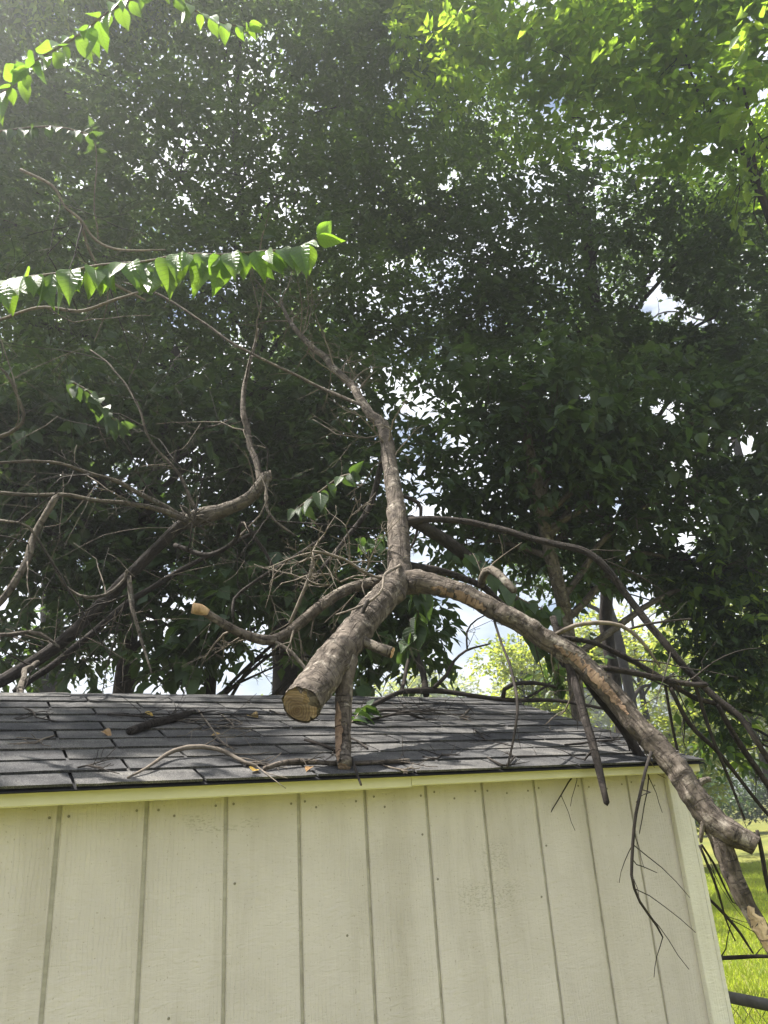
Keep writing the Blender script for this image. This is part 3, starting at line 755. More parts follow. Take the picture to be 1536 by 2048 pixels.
# lower fork of the arm, partly stripped of bark, running out of the frame
fk, FP = limb_part('branch', [(1425, 1650, 2.38, 40), (1446, 1700, 2.34, 40), (1466, 1755, 2.31, 38), (1492, 1805, 2.28, 34), (1525, 1862, 2.25, 32), (1562, 1925, 2.22, 26), (1600, 1990, 2.2, 20)],
                   M_bark, sides=14, rough=.14, seed=8, jit=.004, freq=20, n=44)
targets(FP, 4, .15)
strip(FP[20:36, :3], FP[20:36, 3], 1.9, .0, .0018, M_bare, 'bare_wood', fk, nrm(CAMP - FP[24, :3]))
limb_part('splinter', [(1452, 1740, 2.31, 16), (1464, 1775, 2.30, 13), (1476, 1810, 2.29, 3)], M_bark_dark, fk, 6, .2, 3)
limb_part('stub', [(1385, 1583, 2.44, 20), (1402, 1563, 2.45, 13), (1418, 1558, 2.46, 11)], M_bark_pale, arm, 8, .12, 4, .001)
limb_part('stub', [(1408, 1640, 2.37, 12), (1403, 1668, 2.36, 9), (1402, 1684, 2.36, 6)], M_bark_pale, arm, 8, .12, 4, .001)

# left arm ending in a pale sawn tip
la, LP = limb_part('branch', [(795, 1158, 3.0, 34), (765, 1163, 2.97, 29), (735, 1168, 2.95, 23), (690, 1182, 2.9, 22), (640, 1212, 2.83, 22), (600, 1245, 2.79, 21), (565, 1272, 2.75, 21),
                              (530, 1281, 2.72, 21), (480, 1266, 2.69, 19), (435, 1240, 2.66, 17), (405, 1222, 2.64, 16), (386, 1219, 2.63, 17)],
                   M_bark, sides=12, rough=.12, seed=11, jit=.004, freq=24, n=60, cap_b='flat')
targets(LP[:50], 4, .13)
cap, CP = limb_part('cut_tip', [(416, 1226, 2.645, 16), (400, 1219, 2.637, 23), (384, 1216, 2.63, 22)], M_rawwood, la, 12, .12, 2, .001, 'flat', 30)
limb_part('twig', [(545, 1280, 2.73, 8), (580, 1302, 2.7, 8), (608, 1335, 2.66, 8), (628, 1362, 2.62, 5)], M_twig, la, 6, .1, 2, .003)
# short sawn stub on the stem
st, SP = limb_part('branch', [(706, 1262, 2.58, 26), (722, 1280, 2.53, 23), (748, 1292, 2.5, 22), (770, 1300, 2.47, 23), (784, 1305, 2.46, 23)], M_bark_pale, sides=12, rough=.12, seed=14, jit=.002, freq=30, n=22, cap_b='flat')
targets(SP, 4, .14)
dS = nrm(SP[-1, :3] - SP[-3, :3]); cut_disc('cut_face', SP[-1, :3] + dS*.003, dS, SP[-1, 3]*.95, M_cut_pink, st)
limb_part('twig', [(716, 1296, 2.52, 12), (713, 1262, 2.56, 12), (722, 1232, 2.58, 9), (735, 1203, 2.6, 10)], M_twig_dark, st, 6, .25, 6, .003)
# split prop under the stem that stands on the shingles
foot = roof_pt(690, 1531, .01)
fr = list(foot) + [30*project(foot)[2]/FPX/2]
row = [list(r) for r in px_path([(697, 1318, 2.42, 42), (689, 1360, 2.36, 37), (687, 1420, 2.29, 33), (688, 1480, 2.2, 30)])] + [fr]
pr, PP = limb_part('branch', None, M_bark, sides=12, rough=.12, seed=17, jit=.002, freq=24, n=40, cap_b='flat', rows=row)
strip(PP[16:40, :3] + np.array([-.004, -.004, 0]), PP[16:40, 3]*.9, 1.3, .75, .003, M_torn, 'split_wood', pr, nrm(CAMP - PP[28, :3]), .3)
dP = nrm(PP[-1, :3] - PP[-3, :3]); cut_disc('cut_face', PP[-1, :3] + dP*.002, nrm(dP + np.array([0, -.9, .1])), PP[-1, 3]*.9, M_cut, pr, .8)

# further branches of the limb: (points, material, sides)
LB = [
 ([(735, 815, 4.05, 8), (640, 775, 4.2, 7), (560, 735, 4.2, 6), (470, 690, 4.2, 6), (400, 640, 4.3, 5), (320, 590, 4.4, 5), (250, 565, 4.4, 3)], M_bark, 7),
 ([(812, 1045, 3.3, 22), (870, 1039, 3.32, 13), (950, 1046, 3.3, 13), (1060, 1076, 3.2, 13), (1165, 1101, 3.1, 14), (1215, 1140, 3.05, 15), (1270, 1215, 2.98, 15),
   (1330, 1285, 2.9, 15), (1375, 1340, 2.85, 14), (1425, 1392, 2.8, 14), (1475, 1430, 2.75, 13), (1510, 1480, 2.7, 12), (1545, 1530, 2.68, 10), (1590, 1600, 2.6, 8)], M_bark_dark, 10),
 ([(818, 1132, 3.1, 18), (880, 1142, 3.15, 15), (935, 1160, 3.2, 14), (965, 1172, 3.2, 14), (1000, 1205, 3.2, 12), (1060, 1260, 3.15, 10)], M_bark_dark, 9),
 ([(962, 1172, 3.18, 14), (966, 1148, 3.15, 16), (982, 1138, 3.1, 17), (1005, 1155, 3.02, 17), (1028, 1180, 2.96, 15)], M_bark_pale, 10),
 ([(822, 1040, 3.4, 22), (880, 1075, 3.7, 26), (950, 1125, 3.9, 24), (1010, 1180, 4.1, 22), (1085, 1262, 4.2, 18), (1130, 1330, 4.2, 16)], M_bark_dark, 10),
 ([(1105, 1235, 2.85, 13), (1122, 1290, 2.78, 15), (1148, 1360, 2.68, 17), (1172, 1440, 2.56, 17), (1196, 1530, 2.44, 16), (1214, 1606, 2.35, 12)], M_bark_dark, 9),
 ([(1150, 1320, 2.76, 17), (1190, 1385, 2.74, 19), (1240, 1450, 2.7, 20), (1275, 1505, 2.66, 19), (1292, 1528, 2.64, 17)], M_bark_dark, 9),
 ([(1200, 1336, 2.78, 11), (1250, 1343, 2.78, 12), (1320, 1357, 2.76, 12), (1380, 1368, 2.74, 11), (1414, 1369, 2.73, 11)], M_bark_dark, 8),
 ([(1075, 1270, 2.85, 12), (1180, 1285, 2.9, 11), (1250, 1315, 2.9, 12), (1330, 1360, 2.88, 12), (1390, 1395, 2.86, 11), (1440, 1408, 2.85, 10), (1500, 1450, 2.85, 8)], M_bark_dark, 8),
 ([(1110, 1270, 2.76, 9), (1150, 1252, 2.74, 9), (1210, 1246, 2.72, 9), (1252, 1256, 2.7, 8), (1290, 1290, 2.68, 7), (1322, 1335, 2.67, 4)], M_twig, 7),
 ([(1255, 1258, 2.72, 5), (1310, 1245, 2.72, 5), (1380, 1237, 2.72, 4)], M_twig_dark, 6),
 ([(1302, 1505, 2.3, 7), (1285, 1570, 2.15, 7), (1270, 1640, 2.08, 7), (1263, 1720, 2.03, 7), (1264, 1762, 2.0, 6), (1280, 1805, 2.0, 6), (1300, 1832, 2.0, 5), (1318, 1856, 2.0, 5), (1327, 1874, 2.0, 3)], M_twig_dark, 6),
 ([(982, 1222, 2.84, 5), (1000, 1280, 2.75, 5), (1022, 1340, 2.6, 6), (1034, 1400, 2.45, 6), (1030, 1460, 2.36, 5), (1014, 1533, 2.28, 4)], M_twig_dark, 6),
 ([(1400, 1690, 2.36, 6), (1420, 1740, 2.36, 6), (1438, 1790, 2.36, 5), (1452, 1840, 2.36, 4), (1470, 1880, 2.36, 3)], M_twig_dark, 6),
 ([(1404, 1690, 2.37, 5), (1430, 1730, 2.4, 5), (1450, 1775, 2.4, 4), (1465, 1805, 2.4, 3)], M_twig_dark, 6),
 ([(1395, 1775, 2.95, 6), (1450, 1830, 2.9, 7), (1480, 1865, 2.9, 6), (1505, 1905, 2.9, 4)], M_twig_dark, 6),
 ([(1515, 1660, 2.34, 7), (1524, 1700, 2.33, 9), (1534, 1760, 2.32, 9), (1552, 1830, 2.3, 8)], M_twig_dark, 6),
 ([(1380, 1340, 2.86, 9), (1400, 1400, 2.84, 8), (1425, 1475, 2.8, 7), (1460, 1560, 2.78, 6), (1490, 1640, 2.76, 5)], M_twig_dark, 6),
 ([(1340, 1375, 2.86, 9), (1380, 1450, 2.85, 10), (1430, 1500, 2.84, 9), (1490, 1570, 2.84, 8), (1560, 1660, 2.8, 7)], M_twig_dark, 6),
 ([(1435, 1410, 2.84, 9), (1475, 1480, 2.84, 12), (1515, 1540, 2.82, 12), (1560, 1610, 2.8, 10)], M_bark_dark, 7),
 ([(1330, 1370, 2.9, 6), (1345, 1450, 2.9, 6), (1365, 1540, 2.88, 5), (1385, 1600, 2.86, 4)], M_twig_dark, 6),
 ([(1395, 1917, 3.0, 8), (1470, 1915, 2.95, 8), (1540, 1914, 2.9, 7), (1620, 1925, 2.9, 7)], M_twig_dark, 7),
 ([(770, 900, 3.75, 14), (740, 1010, 3.7, 12), (690, 1080, 3.6, 9), (640, 1140, 3.5, 7), (600, 1180, 3.45, 4)], M_bark_dark, 7),
 ([(800, 1130, 3.0, 6), (770, 1150, 2.8, 6), (765, 1180, 2.7, 5), (735, 1205, 2.65, 5), (700, 1220, 2.6, 4), (672, 1228, 2.6, 3)], M_twig, 6),
 ([(795, 1160, 3.0, 7), (740, 1150, 2.9, 6), (690, 1120, 2.85, 6), (640, 1105, 2.8, 6), (626, 1104, 2.8, 5)], M_twig, 6),
 ([(626, 1104, 2.8, 5), (620, 1150, 2.75, 7), (600, 1200, 2.72, 7), (580, 1245, 2.7, 7)], M_twig, 6),
 ([(650, 1075, 3.0, 6), (560, 1130, 2.9, 6), (500, 1170, 2.85, 7), (468, 1200, 2.8, 7), (466, 1235, 2.75, 6)], M_bark_dark, 6),
 ([(790, 985, 3.5, 8), (840, 1010, 3.5, 8), (835, 1060, 3.45, 6), (818, 1100, 3.4, 6), (760, 1152, 3.1, 5)], M_twig_dark, 6),
]
rsL = np.random.default_rng(21)
tw_l, tw_d = [], []
for k, (pts, mat, sd) in enumerate(LB):
    o, P = limb_part('branch', pts, mat, sides=sd, rough=.14 if sd > 7 else .08, seed=30+k, jit=.006 if sd > 7 else .004, freq=22)
    if k in (0, 1, 3, 9, 23, 24, 25): targets(P, 6, .10)
    # side twigs
    L = len(P); cnt = max(2, int(L / 9)) if k != 11 else 9
    for _ in range(cnt):
        i = int(rsL.integers(int(L*.2), L)); t = nrm(P[min(i+1, L-1), :3] - P[max(i-1, 0), :3])
        ax = nrm(np.cross(t, rsL.normal(0, 1, 3))); a = rsL.uniform(.5, 1.2)
        out = []
        grow(P[i, :3], t*math.cos(a) + ax*math.sin(a) + np.array([0, 0, -.15]), rsL.uniform(.06, .30) * (1.3 if sd > 7 else .7), max(.0014, min(P[i, 3]*.35, .0035)), rsL, 1 if sd > 7 else 0, out, .3, .6, (1, 3))
        (tw_l if mat in (M_twig, M_bark, M_bark_pale) else tw_d).extend(out)
for src, i0, i1, cnt, ln in ((TP, 124, 296, 26, .5), (LP, 10, 55, 7, .22), (AP, 60, 160, 6, .25)):
    for _ in range(cnt):
        i = int(rsL.integers(i0, i1)); t = nrm(src[i+1, :3] - src[i-1, :3]); ax = nrm(np.cross(t, rsL.normal(0, 1, 3))); a = rsL.uniform(.6, 1.3)
        out = []; grow(src[i, :3], t*math.cos(a) + ax*math.sin(a), rsL.uniform(.4, 1.0)*ln, rsL.uniform(.003, .006), rsL, 2, out, .35, .7, (2, 4)); tw_l.extend(out)
# brushy twigs between the stem and the left arm
for px, py, d in ((640, 1110, 2.82), (660, 1170, 2.8), (700, 1125, 2.9), (625, 1105, 2.8), (680, 1165, 2.85), (730, 1150, 2.9)):
    for _ in range(3):
        out = []; grow(W(px, py, d), rsL.normal(0, 1, 3) + np.array([-.3, 0, .1]), rsL.uniform(.15, .36), .0036, rsL, 2, out, .2, .8, (2, 4)); tw_l.extend(out)
def twig_mesh(lst, name, mat, parent, sides=4):
    mb = MB()
    for P, R in lst:
        v, f = tube_geo(P, R, sides, 0, 0, 'none', 'point'); mb.add(v, f)
    o = mb.build(name, mat, parent, True); o['kind'] = 'stuff'; return o
twig_mesh(tw_l, 'twigs', M_twig, limb); twig_mesh(tw_d, 'twigs', M_twig_dark, limb)

# ------------------------------------------------------------------ second broken limb, on the left
limb2 = thing('broken_limb', W(60, 1385, 3.6), 'grey leafless broken limb with tangled twigs leaning behind the left of the roof', 'tree limb')
B2 = [
 ([(-80, 1400, 3.6, 26), (60, 1330, 3.65, 26), (160, 1250, 3.7, 24), (260, 1150, 3.75, 23), (340, 1070, 3.8, 22), (382, 1035, 3.82, 22)], M_bark_dark, 12),
 ([(370, 1045, 3.82, 30), (410, 1028, 3.8, 34), (450, 1018, 3.78, 26), (495, 1002, 3.76, 25), (522, 975, 3.78, 24), (535, 952, 3.8, 24)], M_bark_pale, 12),
 ([(520, 968, 3.82, 13), (512, 925, 3.9, 13), (498, 880, 4.0, 12), (486, 820, 4.1, 11), (490, 770, 4.2, 9), (500, 720, 4.3, 7), (515, 660, 4.4, 5)], M_bark, 10),
 ([(375, 1040, 3.8, 13), (330, 1022, 3.7, 11), (280, 1012, 3.6, 10), (200, 1000, 3.5, 9), (110, 990, 3.4, 9), (0, 984, 3.3, 8), (-80, 975, 3.2, 7)], M_bark_pale, 8),
 ([(372, 1035, 3.8, 10), (310, 1005, 3.7, 10), (240, 968, 3.6, 9), (170, 945, 3.5, 8), (100, 925, 3.4, 7), (20, 925, 3.3, 6), (-60, 935, 3.2, 5)], M_bark_pale, 8),
 ([(112, 990, 3.2, 13), (92, 1030, 3.15, 13), (70, 1075, 3.1, 15), (48, 1130, 3.0, 15), (18, 1180, 2.95, 14), (-30, 1235, 2.9, 13)], M_bark_pale, 10),
 ([(75, 1325, 3.6, 9), (48, 1345, 3.2, 11), (40, 1400, 2.8, 14), (36, 1440, 2.6, 17), (26, 1470, 2.52, 17), (11, 1491, 2.48, 15)], M_bark_pale, 10),
 ([(400, 1030, 3.8, 9), (350, 940, 3.85, 6), (300, 880, 3.9, 5), (270, 800, 4, 5), (230, 740, 4.1, 4), (180, 700, 4.2, 3)], M_bark, 7),
 ([(40, 340, 4.0, 6), (105, 372, 4.0, 6), (130, 415, 4.0, 5), (160, 440, 4.0, 6), (190, 480, 4.0, 5), (240, 500, 4.0, 5), (330, 500, 4, 3)], M_twig, 6),
 ([(160, 440, 4.0, 6), (180, 500, 4.05, 6), (220, 560, 4.1, 6), (290, 600, 4.2, 5)], M_twig, 6),
 ([(0, 640, 3.6, 6), (80, 615, 3.6, 6), (160, 622, 3.6, 7), (230, 600, 3.6, 6), (275, 585, 3.6, 4)], M_twig, 6),
 ([(-20, 880, 3.2, 10), (30, 860, 3.2, 8), (50, 830, 3.2, 7), (20, 760, 3.2, 6), (-20, 720, 3.2, 5)], M_bark_pale, 7),
 ([(0, 1040, 3.0, 6), (60, 1060, 3.0, 5), (140, 1180, 3.1, 6), (200, 1195, 3.1, 7), (250, 1160, 3.2, 6), (256, 1140, 3.2, 6)], M_bark_pale, 7),
 ([(256, 1150, 3.2, 10), (262, 1200, 3.15, 12), (266, 1230, 3.1, 8), (285, 1290, 3.05, 6), (305, 1340, 3.0, 4)], M_bark_pale, 7),
 ([(-30, 1270, 3.0, 8), (20, 1268, 3.0, 9), (70, 1265, 3.0, 8), (120, 1295, 3.0, 5)], M_bark_pale, 7),
 ([(30, 1385, 3.7, 14), (120, 1320, 3.8, 14), (200, 1255, 3.9, 14), (280, 1190, 4.0, 13), (400, 1120, 4.1, 10), (520, 1060, 4.2, 7)], M_bark_dark, 9),
 ([(350, 1090, 3.7, 10), (420, 1110, 3.6, 10), (470, 1080, 3.55, 9), (485, 1045, 3.5, 8), (520, 1090, 3.5, 8), (545, 1130, 3.45, 6)], M_bark_dark, 7),
 ([(535, 955, 3.8, 8), (532, 1000, 3.7, 6), (545, 1035, 3.65, 6), (590, 1070, 3.6, 5)], M_bark_pale, 6),
]
tw2 = []
for k, (pts, mat, sd) in enumerate(B2):
    o, P = limb_part('branch', pts, mat, limb2, sides=sd, rough=.14 if sd > 7 else .08, seed=70+k, jit=.012 if sd > 6 else .006, freq=20)
    if k in (1, 2, 3, 4, 5, 6, 8, 10, 12): targets(P, 7, .13)
    L = len(P)
    for _ in range(max(3, int(L/7))):
        i = int(rsL.integers(int(L*.1), L)); t = nrm(P[min(i+1, L-1), :3] - P[max(i-1, 0), :3])
        ax = nrm(np.cross(t, rsL.normal(0, 1, 3))); a = rsL.uniform(.5, 1.2); out = []
        grow(P[i, :3], t*math.cos(a) + ax*math.sin(a) + np.array([-.1, -.1, -.1]), rsL.uniform(.2, .75), rsL.uniform(.0026, .0052), rsL, 2, out, .3, .7, (1, 3)); tw2.extend(out)
for _ in range(46):
    p_ = W(rsL.uniform(-40, 480), rsL.uniform(690, 1330), rsL.uniform(3.2, 4.6)); out = []
    grow(p_, np.array([rsL.uniform(-1, .6), rsL.uniform(-.5, .5), rsL.uniform(-.7, .5)]), rsL.uniform(.3, .9), rsL.uniform(.0014, .003), rsL, 1, out, .15, .45, (2, 4)); tw2.extend(out)
twig_mesh(tw2[::3], 'twigs', M_twig, limb2); twig_mesh(tw2[1::3] + tw2[2::3], 'twigs', M_twig_dark, limb2)
# knotty burr where the left limb forks
rk = np.random.default_rng(9)
mb = MB()
for _ in range(26):
    out = []; grow(W(385, 1040, 3.76) + rk.normal(0, .02, 3), rk.normal(0, 1, 3), rk.uniform(.06, .16), .005, rk, 1, out, .1, 1.2, (1, 3))
    for P, R in out:
        v, f = tube_geo(P, R, 5, 0, 0, 'none', 'point'); mb.add(v, f)
mb.build('burr', M_bark_pale, limb2, True)

# dark broken stems lying along the ridge behind the roof
limb3 = thing('broken_branch', W(850, 1395, 3.35), 'thin blackish broken branch lying along the roof ridge below the sky gap', 'branch')
B3 = [
 ([(740, 1415, 3.05, 10), (800, 1385, 3.2, 10), (850, 1380, 3.3, 14), (900, 1385, 3.3, 10), (970, 1397, 3.25, 9), (1030, 1402, 3.2, 9), (1100, 1400, 3.15, 8), (1160, 1408, 3.1, 7), (1240, 1425, 3.05, 5)], 9),
 ([(852, 1392, 3.32, 14), (846, 1350, 3.4, 13), (834, 1310, 3.5, 12), (826, 1275, 3.55, 10), (822, 1240, 3.6, 7)], 8),
 ([(800, 1385, 3.25, 9), (812, 1345, 3.4, 8), (822, 1300, 3.5, 7), (824, 1272, 3.55, 6)], 7),
 ([(1005, 1398, 3.22, 9), (1008, 1378, 3.22, 9), (1028, 1366, 3.2, 9), (1070, 1366, 3.2, 8), (1110, 1375, 3.2, 6)], 7),
 ([(868, 1375, 3.3, 9), (892, 1350, 3.35, 8), (905, 1325, 3.4, 6), (935, 1300, 3.45, 5), (980, 1288, 3.5, 3)], 7),
 ([(935, 1300, 3.45, 4), (935, 1260, 3.5, 4), (960, 1235, 3.55, 3), (1000, 1222, 3.6, 2)], 5),
 ([(700, 1440, 2.9, 6), (745, 1425, 2.98, 7), (790, 1420, 3.0, 7), (850, 1440, 2.95, 5)], 6),
 ([(1040, 1403, 3.2, 6), (1075, 1385, 3.25, 5), (1100, 1365, 3.3, 4)], 6),
]
t3 = []
for k, (pts, sd) in enumerate(B3):
    o, P = limb_part('branch', pts, M_twig_dark, limb3, sides=sd, rough=.12, seed=110+k, jit=.006, freq=20)
    L = len(P)
    for _ in range(max(2, int(L/6))):
        i = int(rsL.integers(1, L)); t = nrm(P[min(i+1, L-1), :3] - P[max(i-1, 0), :3]); ax = nrm(np.cross(t, rsL.normal(0, 1, 3))); a = rsL.uniform(.5, 1.2); out = []
        grow(P[i, :3], t*math.cos(a) + ax*math.sin(a) + np.array([0, 0, .15]), rsL.uniform(.08, .22), .0016, rsL, 1, out, 0, .7, (1, 3)); t3.extend(out)
twig_mesh(t3, 'twigs', M_twig_dark, limb3)

# ------------------------------------------------------------------ leaves and shoots
def leaf_hi(name, mat, wid, curl, fold, seed, tip=1.5):
    """one leaf, 1 unit long along +Y, normal +Z: ovate blade folded at the midrib with a drawn-out tip"""
    rs = np.random.default_rng(seed); n = 8; V = []
    for i in range(n+1):
        t = i/n
        w = wid * (math.sin(math.pi * t**.72) ** .9) * (1 - .5*t**2.2) * 1.08
        w = max(w, .004 if 0 < i < n else .001)
        z = -curl*t*t + .04*math.sin(3.1*t + seed)
        for s in (-1, -.5, 0, .5, 1):
            V.append((s*w + rs.normal(0, .004), t, z + fold*abs(s)*w + (.014*math.sin(9*t + 2*s + seed)*abs(s)) ))
    F = [(i*5+j, i*5+j+1, (i+1)*5+j+1, (i+1)*5+j) for i in range(n) for j in range(4)]
    mb = MB(); mb.add(V, F); return mb.mesh(name, mat, True)
def leaf_set(mat, wid): return [leaf_hi('leaf', mat, wid*(1+.08*k), .10+.12*k, .25+.12*(k % 3), k*3+1) for k in range(4)]
LS_shoot = leaf_set(L_shoot, .24); LS_dark = leaf_set(L_dark_n, .25); LS_mid = leaf_set(L_mid_n, .23); LS_big = leaf_set(L_dark_n, .33)
LS_yel = leaf_set(L_yellow, .30)

def frame_mat(pos, d, nr, s):
    d = nrm(d); nr = nr - d*np.dot(nr, d); nr = nrm(nr); x = np.cross(d, nr)
    m = Matrix.Identity(4)
    for i in range(3):
        m[i][0] = x[i]*s; m[i][1] = d[i]*s; m[i][2] = nr[i]*s; m[i][3] = pos[i]
    return m

def put_leaf(meshes, pos, d, nr, s, parent, rs):
    o = link('leaf', meshes[int(rs.integers(len(meshes)))], parent)
    o.matrix_basis = frame_mat(np.asarray(pos), np.asarray(d, float), np.asarray(nr, float), s)
    return o

def shoot(label, stem, pairs, leaf_len, meshes, seed, hang=.8, out=.55, group='leafy shoots in front of the trees', tip_leaves=True, t0=.02, face=None, mat=None):
    """a shoot with two ranks of leaves; stem pts are (px, py, depth, width)"""
    C = px_path(stem); P = catmull(C, 50); P = jitter_path(P, .014, seed, 6)
    root = thing('leafy_shoot', P[0, :3], label, 'branch', group)
    v, f = tube_geo(P[:, :3], np.maximum(P[:, 3], .0012), 6, .05, seed, 'flat', 'point'); mb = MB(); mb.add(v, f)
    mb.build('stem', mat or M_twig, root, True)
    rs = np.random.default_rng(seed)
    T = nrm(np.gradient(P[:, :3], axis=0)); down = np.array([0, 0, -1.0])
    for k in range(pairs + 1):
        t = t0 + (1-t0) * (k + rs.uniform(-.2, .2)) / pairs; i = int(np.clip(t*49, 0, 49))
        side = nrm(np.cross(T[i], down))
        for sg in (-1, 1):
            d = side*sg*out*rs.uniform(.5, 1.4) + down*hang*rs.uniform(.6, 1.2) + T[i]*rs.uniform(-.1, .5) + rs.normal(0, .13, 3)
            nr = side*sg*hang - down*out + rs.normal(0, .34, 3)
            put_leaf(meshes, P[i, :3] + T[i]*rs.uniform(-.006, .006), d, nr, leaf_len*rs.uniform(.6, 1.15)*(1 - .25*max(0, t-.8)/.2), root, rs)
    if tip_leaves:
        for dd in ((T[-1] + np.array([0, 0, .5])), (T[-1]*.7 + np.array([.1, -.2, -.6]))):
            put_leaf(meshes, P[-1, :3], dd, nrm(CAMP - P[-1, :3]) + rs.normal(0, .2, 3), leaf_len*.72, root, rs)
    return root, P

r_, P_ = shoot('long arching shoot of hanging bright green leaves, nearest the camera above the roof',
      [(-260, 600, 2.5, 9), (-60, 590, 2.35, 8), (40, 560, 2.28, 7), (130, 545, 2.25, 6), (230, 526, 2.22, 6), (330, 514, 2.2, 5), (430, 510, 2.2, 5), (520, 506, 2.2, 4), (580, 498, 2.2, 4), (615, 484, 2.2, 3), (632, 476, 2.2, 3)],
      46, .12, LS_shoot, 1, .95, .32)
targets(P_, 2, .13)
r_, P_ = shoot('arching shoot of drooping light green leaves in the top left corner',
      [(-150, 330, 2.9, 7), (-20, 205, 2.8, 6), (60, 135, 2.75, 5), (140, 78, 2.7, 5), (220, 30, 2.7, 4), (280, -5, 2.7, 3)], 26, .11, LS_shoot, 2, .7, .55)
targets(P_, 2, .13)
r_, P_ = shoot('short shoot of yellow green leaves at the top edge, left of centre',
      [(300, -60, 2.9, 5), (350, -10, 2.9, 5), (400, 25, 2.9, 4), (450, 45, 2.9, 3), (500, 55, 2.9, 3)], 9, .085, LS_shoot, 3, .75, .5)
targets(P_, 2, .12)
shoot('faint level shoot of small hanging leaves below the top left corner',
      [(-40, 262, 3.4, 5), (60, 258, 3.4, 4), (120, 256, 3.4, 4), (175, 268, 3.4, 3)], 10, .075, LS_dark, 4, .85, .4)
shoot('upright shoot with paired leaves pointing up, left of centre of the canopy',
      [(196, 480, 5.2, 4), (190, 400, 5.2, 3), (193, 320, 5.2, 3), (184, 250, 5.2, 2)], 13, .10, LS_dark, 5, -.1, .9)  # dark leaf set puts shade and haze into this shoot's colour
shoot('upright shoot with small paired leaves just left of the long bright shoot tip',
      [(516, 530, 5.2, 3), (524, 470, 5.2, 3), (537, 425, 5.2, 2)], 8, .09, LS_dark, 6, -.1, .9)  # shade is in the leaf colour of this upright shoot too
shoot('silvery drooping leaf cluster left of the limb, half way up',
      [(590, 1020, 3.4, 5), (640, 985, 3.3, 4), (675, 960, 3.25, 4), (700, 950, 3.2, 3)], 6, .105, LS_dark, 7, .7, .6)
shoot('pale drooping leaf row on the left edge of the tangle of twigs',
      [(140, 765, 3.3, 5), (175, 785, 3.3, 4), (205, 815, 3.3, 4), (240, 850, 3.3, 3)], 8, .10, LS_dark, 8, .6, .7)
shoot('small cluster of round leaves just left of the limb above the crotch',
      [(770, 1075, 3.3, 4), (750, 1085, 3.25, 3), (730, 1090, 3.2, 3)], 4, .085, LS_big, 9, .5, .7)
shoot('broad dark leaves hanging under the crotch, right of the sawn stem',
      [(830, 1150, 3.5, 6), (835, 1200, 3.5, 5), (830, 1250, 3.5, 4), (815, 1300, 3.5, 3)], 9, .13, LS_big, 10, .8, .6)
shoot('broad dark leaves hanging behind the right arm, above the sky gap',
      [(940, 1110, 3.6, 6), (990, 1150, 3.6, 5), (1030, 1190, 3.6, 4), (1100, 1230, 3.6, 3)], 9, .12, LS_big, 11, .7, .6)
shoot('dark leaves drooping below the right arm beside the sky gap',
      [(1060, 1250, 3.9, 5), (1090, 1290, 3.9, 4), (1115, 1330, 3.9, 4), (1120, 1370, 3.9, 3)], 8, .12, LS_big, 12, .8, .6)

# ------------------------------------------------------------------ trees
LEAF_V = np.array([(0, 0, 0), (-.25, .38, .07), (.25, .38, .07), (0, .45, 0), (0, 1, -.06)])
LEAF_F = np.array([(0, 3, 1), (0, 2, 3), (1, 3, 4), (3, 2, 4)])
LEAF_V2 = np.array([(0, 0, 0), (-.3, .45, .05), (.3, .45, .05), (0, 1, 0)]); LEAF_F2 = np.array([(0, 2, 1), (1, 2, 3)])

def sprays(c, ax, nleaf, stem_len, leaf_len, rs, droop=.3, up_bias=1.0):
    """all leaves of many twigs at once: c (n,3) twig bases, ax (n,3) axes -> pos, dir, normal, size"""
    n = len(c); ax = nrm(ax); up = np.array([0, 0, 1.0])
    side = nrm(np.cross(ax, up) + rs.normal(0, .25, (n, 3)))
    t = (np.arange(nleaf) + .5) / nleaf; sg = np.where(np.arange(nleaf) % 2, 1.0, -1.0)
    L = stem_len * rs.uniform(.6, 1.3, n)
    pos = c[:, None] + ax[:, None]*(t[None, :, None]*L[:, None, None]) - up*(droop*.5*(t**2)[None, :, None]*L[:, None, None])
    d = side[:, None]*sg[None, :, None]*.85 + ax[:, None]*.5 - up*droop + rs.normal(0, .3, (n, nleaf, 3))
    nr = up*up_bias + rs.normal(0, .42, (n, nleaf, 3))
    s = leaf_len * rs.uniform(.65, 1.2, (n, nleaf))
    return pos.reshape(-1, 3), nrm(d.reshape(-1, 3)), nr.reshape(-1, 3), s.ravel()

def leaves_mesh(name, pos, d, nr, s, mat, hi=True):
    TV, TF = (LEAF_V, LEAF_F) if hi else (LEAF_V2, LEAF_F2)
    nr = nr - d*(nr*d).sum(1, keepdims=True); nr = nrm(nr); x = np.cross(d, nr)
    v = pos[:, None] + s[:, None, None]*(TV[None, :, 0:1]*x[:, None] + TV[None, :, 1:2]*d[:, None] + TV[None, :, 2:3]*nr[:, None])
    n = len(pos); F = (TF[None] + (np.arange(n)*len(TV))[:, None, None]).reshape(-1, 3)
    return mesh_np(name, v.reshape(-1, 3), [F], mat, False)

